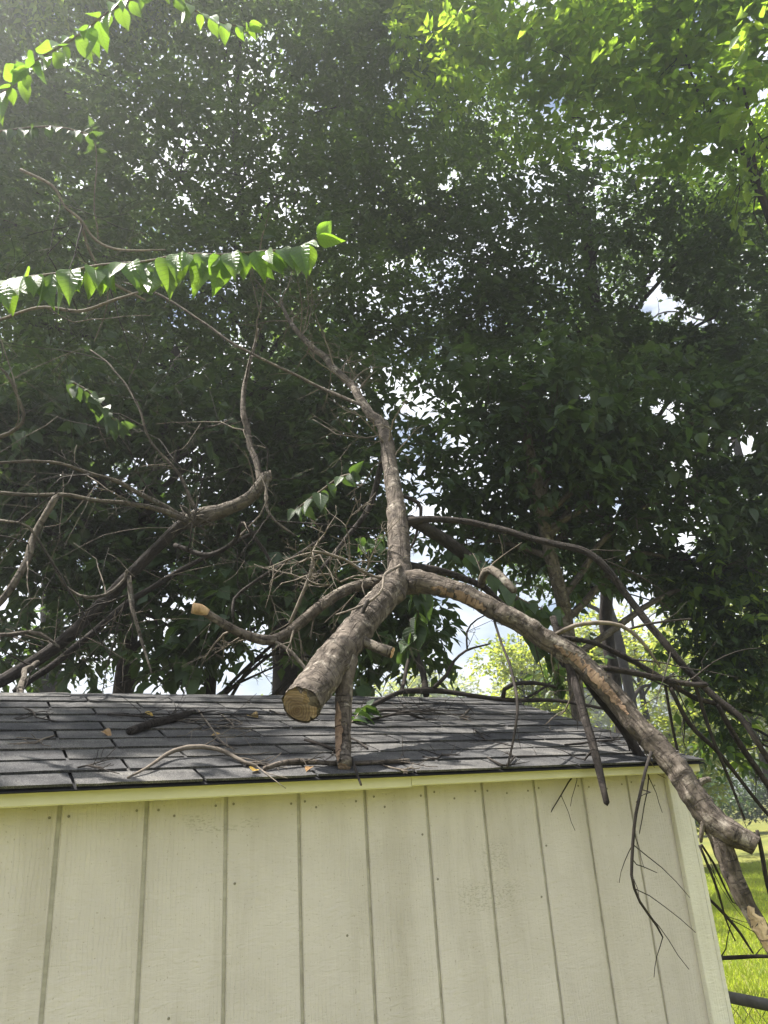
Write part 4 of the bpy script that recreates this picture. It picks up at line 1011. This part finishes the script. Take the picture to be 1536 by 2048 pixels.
for px, py, r in ((30, 1560, .03), (70, 1575, .04), (200, 1530, .05), (215, 1565, .04), (260, 1560, .05), (300, 1535, .06), (345, 1545, .06), (375, 1560, .05), (330, 1520, .05), (120, 1437, .04), (395, 1555, .04), (860, 1492, .05), (890, 1480, .04), (560, 1550, .05)):
    SUN_TARGETS.append((roof_pt(px, py), r*1.7))     # flecks of sun on the shingles
ST_P = np.array([t[0] for t in SUN_TARGETS]); ST_R = np.array([t[1] for t in SUN_TARGETS])
def sun_open(p, rs, strength=.92, grow_=1.25):
    """keep-mask: thin the twigs that stand between the sun and the limb, so that the sun reaches it"""
    keep = np.ones(len(p), bool)
    for q, r in zip(ST_P, ST_R):
        w = p - q; al = w @ SUN; dist = np.linalg.norm(w - al[:, None]*SUN, axis=1)
        keep &= ~((al > .05) & (dist < r*grow_) & (rs.random(len(p)) < strength))
    return keep

# holes in the canopy where the photograph shows open sky or far trees: (px, py, rx, ry)
HOLES = [(985, 1305, 88, 85), (1005, 1255, 60, 40), (1320, 610, 46, 30), (1195, 285, 40, 14), (885, 372, 16, 12), (905, 345, 10, 14),
         (1280, 1240, 55, 60), (1210, 1210, 40, 30), (580, 1240, 22, 26), (1310, 560, 20, 24), (1400, 640, 40, 14),
         (1160, 790, 26, 14), (1330, 820, 30, 25), (1480, 890, 30, 22), (1230, 1010, 18, 26), (1370, 1075, 26, 18)]
OPEN = [(965, 1300, 190, 120), (1330, 1350, 230, 220), (1480, 1480, 180, 260), (1230, 1200, 120, 90)]   # kept clear by the trees farther back
def hole_keep(p, rs, HL):
    px, py, dd = project(p); keep = np.ones(len(p), bool)
    for cx, cy_, rx, ry in HL:
        q = ((px-cx)/rx)**2 + ((py-cy_)/ry)**2
        keep &= ~((q < 1.6) & (rs.random(len(p)) < .97*np.clip(1.6 - q, 0, 1)))
    return keep

def tree(name, label, trunk_rows, clumps, nspray, leaf_len, lmat, near_set=None, bark=M_bark_dark, seed=1, nleaf=9, stem=.30, droop=.3, hi=True,
         nind=0, group='trees behind the shed', holes=None, sun=True, limb_r=.03, sub=5, axis_mix=(.6, .25, .7), ground_z=None, cat='tree', up_bias=1.0):
    rs = np.random.default_rng(seed)
    rows = np.array(trunk_rows, float)
    root = thing(name, (rows[0][0], rows[0][1], 0), label, cat, group)
    P = catmull(rows, max(14, int(np.linalg.norm(np.diff(rows[:, :3], axis=0), axis=1).sum()/.15)))
    P = jitter_path(P, .03, seed, 1.5)
    mb = MB(); v, f = tube_geo(P[:, :3], P[:, 3], 12, .12, seed, 'flat', 'point', 6); mb.add(v, f)
    cl = np.array([list(c) for c in clumps], float)
    if cl.shape[1] == 4: cl = np.hstack([cl, cl[:, 3:4]*.85])
    for c in cl:
        # a limb from the stem to the middle of every clump, with thinner boughs fanning out in it
        zz = np.abs(P[:, 2] - (c[2] - .45*np.linalg.norm(P[:, :2] - c[:2], axis=1))); k = int(np.argmin(zz)); a = P[k, :3]
        mid = (a + c[:3])/2 + np.array([0, 0, .12*np.linalg.norm(c[:3]-a)]) + rs.normal(0, .08, 3)
        r0 = min(P[k, 3]*.55, limb_r)
        Q = catmull(np.array([list(a)+[r0], list(mid)+[r0*.7], list(c[:3])+[r0*.35]]), 14); Q = jitter_path(Q, .05, seed+c[0], 2)
        v, f = tube_geo(Q[:, :3], Q[:, 3], 6, .1, seed, 'none', 'point', 8); mb.add(v, f)
        for _ in range(sub):
            i = int(rs.integers(5, 14)); dr = nrm(rs.normal(0, 1, 3)*np.array([1, 1, .6])); out = []
            grow(Q[i, :3], dr, c[3]*rs.uniform(.6, 1.1), max(r0*.28, .004), rs, 1, out, .1, .5, (2, 3))
            for pp, rr in out:
                v, f = tube_geo(pp, rr, 4, 0, 0, 'none', 'point'); mb.add(v, f)
    mb.build('trunk', bark, root, True)
    wgt = cl[:, 3]**2; wgt /= wgt.sum(); idx = rs.choice(len(cl), nspray, p=wgt)
    u = nrm(rs.normal(0, 1, (nspray, 3))); rad = rs.random(nspray)**.42 * rs.uniform(.75, 1.12, nspray)
    c = cl[idx, :3] + u*rad[:, None]*np.stack([cl[idx, 3], cl[idx, 3], cl[idx, 4]], 1)
    # lumpy density: drop twigs where a coarse noise is low
    nz = np.array([mnoise.noise(Vector(q*1.7) + Vector((seed*3.1, 0, 0))) for q in c]); c_keep = nz > -.28 + rs.normal(0, .1, nspray)
    if sun: c_keep &= sun_open(c, rs)
    if holes is None: holes = HOLES
    if holes: c_keep &= hole_keep(c, rs, holes)
    c = c[c_keep & (c[:, 2] > .3)]; u = u[c_keep & (cl[idx, 2]*0 + 1 > 0)][:len(c)]
    ax = nrm(u)*axis_mix[0] + np.array([0, 0, 1.0])*axis_mix[1] + rs.normal(0, axis_mix[2], (len(c), 3))
    pos, d, nr, s = sprays(c, ax, nleaf, stem, leaf_len, rs, droop, up_bias)
    if holes:
        k = hole_keep(pos, rs, holes); pos, d, nr, s = pos[k], d[k], nr[k], s[k]
    if sun:
        k = sun_open(pos, rs, .97, .95); pos, d, nr, s = pos[k], d[k], nr[k], s[k]
    if nind and near_set:
        px, py, dep = project(pos)
        vis = (px > -20) & (px < 1556) & (py > -20) & (py < 1620)
        order = np.argsort(np.where(vis, dep/s, 1e9))[:nind]
        for i in order:
            put_leaf(near_set, pos[i], d[i], nr[i], s[i], root, rs)
        m = np.ones(len(pos), bool); m[order] = False; pos, d, nr, s = pos[m], d[m], nr[m], s[m]
    o = link('crown', leaves_mesh('crown', pos, d, nr, s, lmat, hi), root); o['kind'] = 'stuff'
    return root

def CL(px, py, d, r, rz=None): return list(W(px, py, d)) + [r, rz if rz else r*.85]
def TR(*pts):
    """trunk rows from pixels, with a foot on the ground below the first one"""
    R = px_path(pts); b = R[0].copy(); b[2] = -.1; b[3] *= 1.15
    return np.vstack([b, R])

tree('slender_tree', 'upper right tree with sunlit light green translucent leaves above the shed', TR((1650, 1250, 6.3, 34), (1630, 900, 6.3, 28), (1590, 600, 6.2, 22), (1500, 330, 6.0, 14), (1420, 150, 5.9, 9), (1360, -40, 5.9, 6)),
     [CL(1350, 60, 5.4, .75), CL(1480, 170, 5.1, .7), CL(1210, 110, 5.8, .75), CL(1060, 60, 6.0, .75), CL(1430, -110, 5.4, .6), CL(1200, -120, 5.9, .5), CL(1530, 320, 5.9, .5), CL(1330, 230, 6.1, .55), CL(930, 90, 6.6, .7), CL(1600, 40, 5.4, .9), CL(1130, 230, 6.3, .5), CL(900, -60, 6.5, .5)],
     1350, .10, L_mid, LS_mid, M_bark_dark, 41, 12, .36, .25, True, 300, axis_mix=(.3, .8, .5))
tree('broad_tree', 'big shaded tree filling the upper left, its dark trunk behind the sawn stem', TR((580, 1385, 7.0, 70), (560, 1200, 7.0, 62), (548, 1000, 7.1, 48), (530, 780, 7.3, 32), (505, 560, 7.6, 20), (470, 300, 7.9, 12), (490, 0, 8.3, 8)),
     [CL(160, 130, 7.2, 1.1), CL(470, 80, 7.6, 1.1), CL(720, 200, 7.8, 1.0), CL(330, 330, 7.0, 1.0), CL(600, 390, 7.4, 1.0), CL(60, 380, 7.0, .9), CL(790, 380, 7.6, .8), CL(800, 60, 8, 1.1), CL(250, -150, 7.6, 1.4), CL(620, -170, 8, 1.4), CL(-60, 80, 7, 1.1), CL(200, 560, 6.6, .75), CL(430, 560, 6.8, .75), CL(660, 580, 7, .7), CL(60, 650, 6.4, .7), CL(300, 720, 6.5, .7), CL(540, 740, 6.7, .7), CL(-90, 400, 6.6, .9), CL(750, 660, 7, .6), CL(880, 310, 8.6, .7), CL(960, 260, 8.8, .6), CL(850, 440, 8.4, .5)],
     12500, .078, L_soft, LS_dark, M_bark_dark, 42, 11, .34, .4, True, 300)
tree('added_shade_tree', 'added tree beyond the left edge whose high boughs shade the shed roof', np.array([(-5.2, 4.4, -.1, .17), (-5.1, 4.4, 2.5, .15), (-4.8, 4.2, 5, .12), (-4.3, 4.0, 7.0, .09), (-3.6, 3.9, 8.2, .05)]),
     [[-3.0, 4.2, 7.6, .8, .6], [-2.1, 4.1, 7.7, .85, .6], [-1.3, 4.2, 8.0, .85, .6], [-.4, 4.4, 8.3, .8, .6], [.3, 4.6, 8.7, .6, .5], [-3.9, 4.3, 7.3, .9, .7], [-5.0, 4.6, 8.3, 1.0, .8], [-2.4, 4.9, 8.4, .8, .5], [-5.4, 5.4, 6.6, .9, .7]],
     4200, .085, L_mid, None, M_bark_dark, 48, 11, .34, .4, True, 0)  # crown out of view, added to throw dappled shade on the roof
tree('shade_tree', 'shaded tree with brown green leaves right of centre, below the light green crown', TR((1222, 1330, 8.0, 26), (1218, 1150, 8.0, 26), (1205, 850, 8.1, 26), (1190, 620, 8.2, 28), (1170, 420, 8.3, 18)),
     [CL(1010, 520, 7.4, .85), CL(1210, 440, 7.8, .85), CL(1420, 460, 7.4, .85), CL(1090, 690, 7.2, .8), CL(1260, 700, 7.6, .75), CL(1470, 610, 7.2, .8), CL(900, 640, 7.3, .75), CL(880, 500, 7.6, .6), CL(1080, 370, 8, .6), CL(1540, 420, 7.5, .8), CL(1380, 720, 7.4, .6), CL(1530, 740, 7.2, .7)],
     3300, .09, L_dark, LS_dark, M_bark_dark, 43, 11, .34, .4, True, 300)
tree('pale_stemmed_tree', 'tree with a thin pale grey stem standing right of the limb', TR((1140, 1300, 5.6, 30), (1125, 1200, 5.6, 29), (1098, 1100, 5.65, 27), (1080, 1010, 5.7, 25), (1068, 930, 5.75, 22), (1052, 850, 5.8, 18), (1040, 760, 5.9, 13)),
     [CL(930, 850, 6.0, .6), CL(1100, 830, 5.9, .65), CL(1250, 860, 6.0, .65), CL(1170, 960, 6.0, .55), CL(990, 990, 6.0, .5), CL(1290, 1000, 6.1, .55), CL(1410, 900, 6.2, .65), CL(1510, 810, 6.2, .6), CL(1470, 1010, 6.3, .55), CL(930, 1080, 6.1, .3), CL(1130, 1080, 6.1, .4), CL(1380, 1120, 6.4, .45), CL(1530, 1100, 6.4, .5), CL(1020, 1120, 6.2, .28)],
     2800, .105, L_dark, LS_big, M_bark_pale, 44, 9, .32, .5, True, 300)
tree('leaning_tree', 'dark leaved tree left of the limb, above the tangle of grey twigs', TR((250, 1385, 6.0, 40), (260, 1200, 6.0, 38), (300, 1000, 6.1, 34), (330, 850, 6.2, 28), (350, 700, 6.3, 18)),
     [CL(40, 900, 5.8, .6), CL(160, 820, 5.8, .6), CL(250, 950, 6.0, .6), CL(400, 860, 6.0, .6), CL(560, 880, 6.2, .6), CL(660, 800, 6.3, .55), CL(690, 960, 6.0, .5), CL(620, 1060, 5.8, .45), CL(440, 1100, 6, .5), CL(290, 1090, 6, .5), CL(130, 1080, 5.8, .5), CL(20, 1050, 5.6, .5), CL(720, 1080, 5.9, .35), CL(420, 980, 6, .5), CL(-70, 950, 5.6, .6)],
     3300, .10, L_dark, LS_big, M_bark_dark, 45, 9, .32, .5, True, 300)
tree('wild_shrub', 'thicket of drooping dark leaves standing behind the roof ridge on the left', TR((420, 1385, 5.6, 26), (430, 1300, 5.6, 22), (445, 1220, 5.6, 14)),
     [CL(480, 1180, 5.4, .3), CL(600, 1200, 5.4, .3), CL(680, 1230, 5.3, .34), CL(400, 1270, 5.5, .26), CL(340, 1330, 5.4, .22), CL(560, 1330, 5.4, .2), CL(690, 1330, 5.4, .24), CL(240, 1180, 5.6, .3), CL(90, 1170, 5.6, .3), CL(160, 1290, 5.6, .22), CL(30, 1300, 5.6, .24), CL(760, 1210, 5.4, .28), CL(845, 1240, 5.6, .2), CL(850, 1310, 5.6, .17), CL(790, 1310, 5.5, .17)],
     960, .12, L_dark, LS_big, M_bark_dark, 46, 8, .28, .7, True, 300, cat='shrub', limb_r=.015)
tree('leafy_sapling', 'narrow leaved sapling at the right edge, in front of the sunlit far trees', TR((1600, 1420, 6.2, 20), (1560, 1300, 6.2, 17), (1500, 1200, 6.3, 12)),
     [CL(1400, 1190, 6.3, .34), CL(1490, 1230, 6.2, .36), CL(1440, 1300, 6.4, .26), CL(1525, 1340, 6.2, .3), CL(1350, 1180, 6.6, .22), CL(1530, 1480, 6.2, .22), CL(1330, 1280, 6.6, .16), CL(1230, 1130, 6.6, .22), CL(1300, 1110, 6.6, .25), CL(1440, 1390, 6.4, .18), CL(1450, 1470, 6.2, .2), CL(1510, 1560, 6.2, .18), CL(1180, 1170, 6.4, .2), CL(1150, 1330, 6.4, .16)],
     850, .10, L_dark, LS_mid, M_bark_dark, 47, 9, .26, .6, True, 250, limb_r=.012)

# taller trees farther back that close the canopy
def TG(x, y, h, r): return np.array([(x, y, -.1, r*1.2), (x+.1, y, h*.3, r), (x-.1, y+.1, h*.6, r*.7), (x, y, h, r*.25)])
back = [(-3.5, 13, 13, 'left'), (1.0, 14, 15, 'mid'), (5.2, 13.0, 14, 'centre'), (11.2, 11.0, 12, 'right'), (-1.2, 10.5, 12, 'x'), (11.4, 7.4, 11.5, 'y')]
bl = ['tall dark tree farther back behind the left edge of the canopy', 'tall dark tree farther back above the sawn stem',
      'tall dark tree farther back above the right arm', 'tall dark tree farther back behind the right half of the canopy',
      'dark tree farther back behind the left twigs', 'dark tree farther back behind the right edge of the canopy']
for k, (x, y, h, _) in enumerate(back):
    rs = np.random.default_rng(200+k); cs = []
    for j in range(17):
        z = h*rs.uniform(.30 if k < 4 else .4, 1.0); a = rs.uniform(0, 2*math.pi); q = rs.uniform(.2, 2.4)
        cs.append([x + math.cos(a)*q, y + math.sin(a)*q, z, rs.uniform(.9, 1.4), rs.uniform(.8, 1.1)])
    tree('tall_tree', bl[k], TG(x, y, h, .2 if k not in (3, 5) else .1), cs, 3500, .108, L_dark, None, M_bark_dark, 60+k, 9, .5, .35, False, 0, 'tall trees farther back', HOLES + OPEN, True, .05, 3)

# ------------------------------------------------------------------ sunlit trees beyond the lawn
far = [(26, 44, 10.5, 3.6), (31.5, 42, 9.5, 3.4), (36, 38, 11, 3.8), (22, 50, 10, 3.6), (41, 36, 12, 4.2), (44, 31, 12, 4.2), (16.5, 52, 9.5, 3.6), (48, 26, 11, 4), (40, 44, 13, 4), (33, 52, 12, 4)]
fl_ = ['rounded sunlit tree right of the sky gap, far beyond the lawn', 'sunlit far tree low in the sky gap behind the ridge end', 'tall sunlit far tree behind the drooping dark leaves',
       'sunlit far tree at the left side of the sky gap', 'tall sunlit far tree behind the hanging right branches', 'tall far tree at the right edge above the lawn',
       'low sunlit far tree seen left of the sky gap', 'far tree beyond the right edge of the lawn', 'tallest far tree behind the hanging right branches', 'distant tree closing the skyline of the sky gap']
for k, (x, y, h, r) in enumerate(far):
    rs = np.random.default_rng(300+k); cs = []
    for j in range(20):
        z = h*rs.uniform(.22, .95); a = rs.uniform(0, 2*math.pi); q = r*rs.uniform(.1, .8)*math.sqrt(max(.1, 1-(z/h-.5)**2*2.4))
        cs.append([x + math.cos(a)*q, y + math.sin(a)*q, z, r*rs.uniform(.25, .42), r*rs.uniform(.2, .34)])
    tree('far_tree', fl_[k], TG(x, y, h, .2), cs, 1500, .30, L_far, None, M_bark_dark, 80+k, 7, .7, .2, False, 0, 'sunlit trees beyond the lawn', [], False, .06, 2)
mids = [(15.5, 14.5, 6.6, 2.4, 'sunlit leafy tree at mid distance behind the hanging right branches'), (19.5, 14.6, 7.5, 2.6, 'sunlit leafy tree at mid distance near the right edge'),
        (13.2, 16.5, 6.0, 2.1, 'low sunlit tree at mid distance just right of the sky gap')]
for k, (x, y, h, r, lab) in enumerate(mids):
    rs = np.random.default_rng(330+k); cs = []
    for j in range(20):
        z = h*rs.uniform(.24, .95); a = rs.uniform(0, 2*math.pi); q = r*rs.uniform(.1, .85)*math.sqrt(max(.1, 1-(z/h-.5)**2*2.4))
        cs.append([x + math.cos(a)*q, y + math.sin(a)*q, z, r*rs.uniform(.25, .42), r*rs.uniform(.2, .34)])
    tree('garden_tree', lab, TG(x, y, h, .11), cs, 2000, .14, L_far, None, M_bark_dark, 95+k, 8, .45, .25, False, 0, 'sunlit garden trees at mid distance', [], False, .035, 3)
# dark hedge shrubs at the far edge of the lawn
sh = [(27.5, 23.5, 2.6), (29.5, 22, 3.0), (31.5, 21.0, 2.6), (25.2, 25.2, 2.9), (33.5, 19.5, 2.8), (23, 27.5, 2.8)]
sl_ = ['dark shrub at the far lawn edge beside the shed corner trim', 'dark shrub at the far lawn edge behind the forked branch end', 'dark shrub at the far lawn edge by the right frame edge',
       'dark shrub at the far lawn edge hidden partly by the roof corner', 'dark shrub at the far lawn edge past the right frame edge', 'dark shrub at the far lawn edge behind the shed roof']
for k, (x, y, h) in enumerate(sh):
    rs = np.random.default_rng(360+k)
    cs = [[x + rs.normal(0, .8), y + rs.normal(0, .8), h*rs.uniform(.15, .85), rs.uniform(.5, .8), rs.uniform(.4, .6)] for j in range(12)]
    tree('hedge_shrub', sl_[k], TG(x, y, h*.9, .05), cs, 900, .16, L_dark, None, M_bark_dark, 120+k, 7, .3, .2, False, 0, 'shrubs along the far lawn edge', [], False, .02, 2, cat='shrub')

# ------------------------------------------------------------------ debris on the roof
def debris(name, label, cat, rows, mat, seed, sides=8, group=None, cap='point', twigs=3, tl=.14):
    C = np.array(rows); root = thing(name, C[0][:3], label, cat, group)
    v, f, P = branch_geo(None, None, sides, .14, seed, .003, 'flat', cap, 26, C)
    mb = MB(); mb.add(v, f); mb.build('stem', mat, root, True)
    rs = np.random.default_rng(seed); lst = []
    for _ in range(twigs):
        i = int(rs.integers(2, len(P))); t = nrm(P[min(i+1, len(P)-1), :3] - P[max(i-1, 0), :3]); sd = np.cross(t, NR)*rs.choice([-1, 1])
        out = []; grow(P[i, :3], t*.7 + sd*.7 + NR*.08, rs.uniform(.5, 1.2)*tl, .0018, rs, 1, out, .02, .4, (1, 3)); lst += out
    if lst:
        mb = MB()
        for P2, R2 in lst:
            h = (P2 - np.array([0, EY, EZ])) @ NR; P2 = P2 + np.maximum(.009 - h, 0)[:, None]*NR
            v, f = tube_geo(P2, R2, 4, 0, 0, 'none', 'point'); mb.add(v, f)
        mb.build('twigs', mat, root, True)['kind'] = 'stuff'
    return root
debris('broken_branch', 'thick dark broken branch piece on the left of the roof', 'branch', [roof_row(258, 1463, 16, .012), roof_row(300, 1448, 18, .013), roof_row(345, 1437, 16, .013), roof_row(388, 1424, 10, .012)], M_bark_dark, 1, 9, cap='flat', twigs=6, tl=.25)
debris('dead_stick', 'long brown stick with a sawn end lying along the lower roof edge', 'stick', [roof_row(528, 1537, 10, .006), roof_row(560, 1528, 10, .01), roof_row(600, 1523, 11, .01), roof_row(660, 1526, 9, .008), roof_row(740, 1525, 9, .006), roof_row(818, 1522, 10, .006)], M_bark, 2, 8, twigs=3, cap='flat')
debris('dead_stick', 'curved grey stick arching over the lower left shingles', 'stick', [roof_row(255, 1555, 4, .004), roof_row(300, 1532, 6, .012), roof_row(345, 1502, 9, .02), roof_row(390, 1493, 10, .025), roof_row(440, 1500, 9, .018), roof_row(480, 1522, 8, .01), roof_row(512, 1532, 7, .006)], M_twig, 3, 7, twigs=6, tl=.18)
debris('dead_stick', 'thin dark stick behind the foot of the split prop', 'stick', [roof_row(610, 1480, 6, .004), roof_row(650, 1492, 7, .006), roof_row(680, 1505, 6, .006)], M_bark_dark, 4, 6, twigs=2)
debris('dead_stick', 'short thin stick with a pale tip right of the split prop', 'stick', [roof_row(700, 1476, 4, .004), roof_row(718, 1484, 4, .004), roof_row(736, 1497, 5, .004)], M_twig_dark, 5, 6, twigs=1, tl=.06)
debris('dead_stick', 'thin dark twig overhanging the fascia right of the prop', 'stick', [roof_row(704, 1515, 5, .012), list(W(712, 1540, 2.04)) + [.0035], list(W(722, 1568, 1.99)) + [.003]], M_twig_dark, 6, 6, twigs=0)
debris('dead_twig', 'forked twig lying on the lower right shingles', 'twig', [roof_row(975, 1515, 4, .004), roof_row(1010, 1532, 5, .006), roof_row(1030, 1512, 4, .006)], M_twig_dark, 7, 5, twigs=4, tl=.1)
debris('dead_twig', 'small forked twig on the right shingles below the sky gap', 'twig', [roof_row(845, 1513, 4, .004), roof_row(872, 1517, 4, .005), roof_row(885, 1507, 3, .005)], M_twig_dark, 8, 5, twigs=3, tl=.08)
debris('dead_twig', 'thin twig lying beside the right dark branches on the roof', 'twig', [roof_row(1130, 1490, 4, .004), roof_row(1180, 1484, 4, .006), roof_row(1240, 1478, 3, .006)], M_twig_dark, 9, 5, twigs=5, tl=.1)
debris('dead_twig', 'brushy dark twig heap near the ridge right of the stem', 'twig', [roof_row(740, 1440, 5, .01), roof_row(800, 1425, 6, .03), roof_row(870, 1420, 4, .01)], M_twig_dark, 10, 5, twigs=14, tl=.22)
debris('dead_twig', 'thin grey twig across the upper left shingles', 'twig', [roof_row(215, 1428, 4, .004), roof_row(270, 1432, 4, .008), roof_row(330, 1436, 4, .008), roof_row(400, 1425, 3, .006)], M_twig_dark, 12, 5, twigs=7, tl=.16)
debris('dead_twig', 'thin twig between the curved stick and the ridge', 'twig', [roof_row(395, 1420, 4, .01), roof_row(415, 1445, 4, .012), roof_row(440, 1480, 4, .012), roof_row(470, 1500, 3, .008)], M_twig, 13, 5, twigs=5, tl=.14)
rd = np.random.default_rng(77)
spots = ['near the left frame edge of the roof', 'under the left hanging branch', 'on the upper shingles left of the sawn end', 'between the ridge and the sawn end', 'below the sky gap near the ridge', 'in the middle of the right shingles', 'just above the fascia joint', 'on the lower left shingles']
for k, (px, py) in enumerate(((90, 1478), (60, 1425), (455, 1440), (560, 1425), (930, 1425), (960, 1470), (790, 1545), (180, 1590))):
    a_ = rd.uniform(0, 3.1); w_ = rd.uniform(30, 70)
    py = min(py, 1535)
    debris('dead_twig', 'thin fallen twig ' + spots[k], 'twig', [roof_row(px - w_*math.cos(a_)*.5, py - 12*math.sin(a_), 3, .004), roof_row(px + rd.uniform(-6, 6), py + rd.uniform(-4, 4), 4, .007), roof_row(px + w_*math.cos(a_)*.5, py + 12*math.sin(a_), 3, .004)], M_twig_dark if k % 2 else M_twig, 40 + k, 5, twigs=4, tl=.08, group='twigs scattered on the roof')
def fallen_leaf(label, px, py, s, seed, mesh=None):
    rs = np.random.default_rng(seed); p = roof_pt(px, py, .008)
    o = link('fallen_leaf', (mesh or LS_yel)[seed % 4]); d = nrm(np.array([1, 0, 0])*rs.normal(0, 1) + S*rs.normal(0, .6))
    o.matrix_basis = frame_mat(p, d, NR*1 + rs.normal(0, .35, 3), s); tag(o, label, 'leaf', 'fallen leaves on the roof')
fallen_leaf('yellow brown leaf at the sawn end of the long stick', 505, 1541, .045, 1)
fallen_leaf('yellow leaf beside the broken end of the thick branch piece', 205, 1463, .04, 2)
fallen_leaf('small yellow leaf above the thick branch piece', 290, 1424, .035, 3)
fallen_leaf('yellow green leaf on the upper shingles left of the sawn end', 500, 1433, .055, 6)
fallen_leaf('reddish brown leaf beside the long stick', 622, 1533, .035, 5)
fallen_leaf('small brown leaf on the shingles below the broken branch piece', 440, 1468, .03, 4)
shoot('sprig of green leaves lying on the roof behind the split prop', [(700, 1440, 2.75, 4), (715, 1425, 2.8, 4), (735, 1415, 2.85, 3)], 6, .075, LS_dark, 15, .2, .9, group=None)

# ------------------------------------------------------------------ humid air haze, its density raised to imitate the lens veil
mb = MB(); mb.box((-305, -305, -1.2), (305, 305, 18.5))
mh, n, l = new_mat('haze_air')
out = n.new('ShaderNodeOutputMaterial'); pv = n.new('ShaderNodeVolumePrincipled')
pv.inputs['Color'].default_value = (.93, .96, 1, 1); pv.inputs['Density'].default_value = .0075; pv.inputs['Anisotropy'].default_value = .78
l.new(pv.outputs['Volume'], out.inputs['Volume'])
hz = mb.build('haze', mh); hz['kind'] = 'stuff'
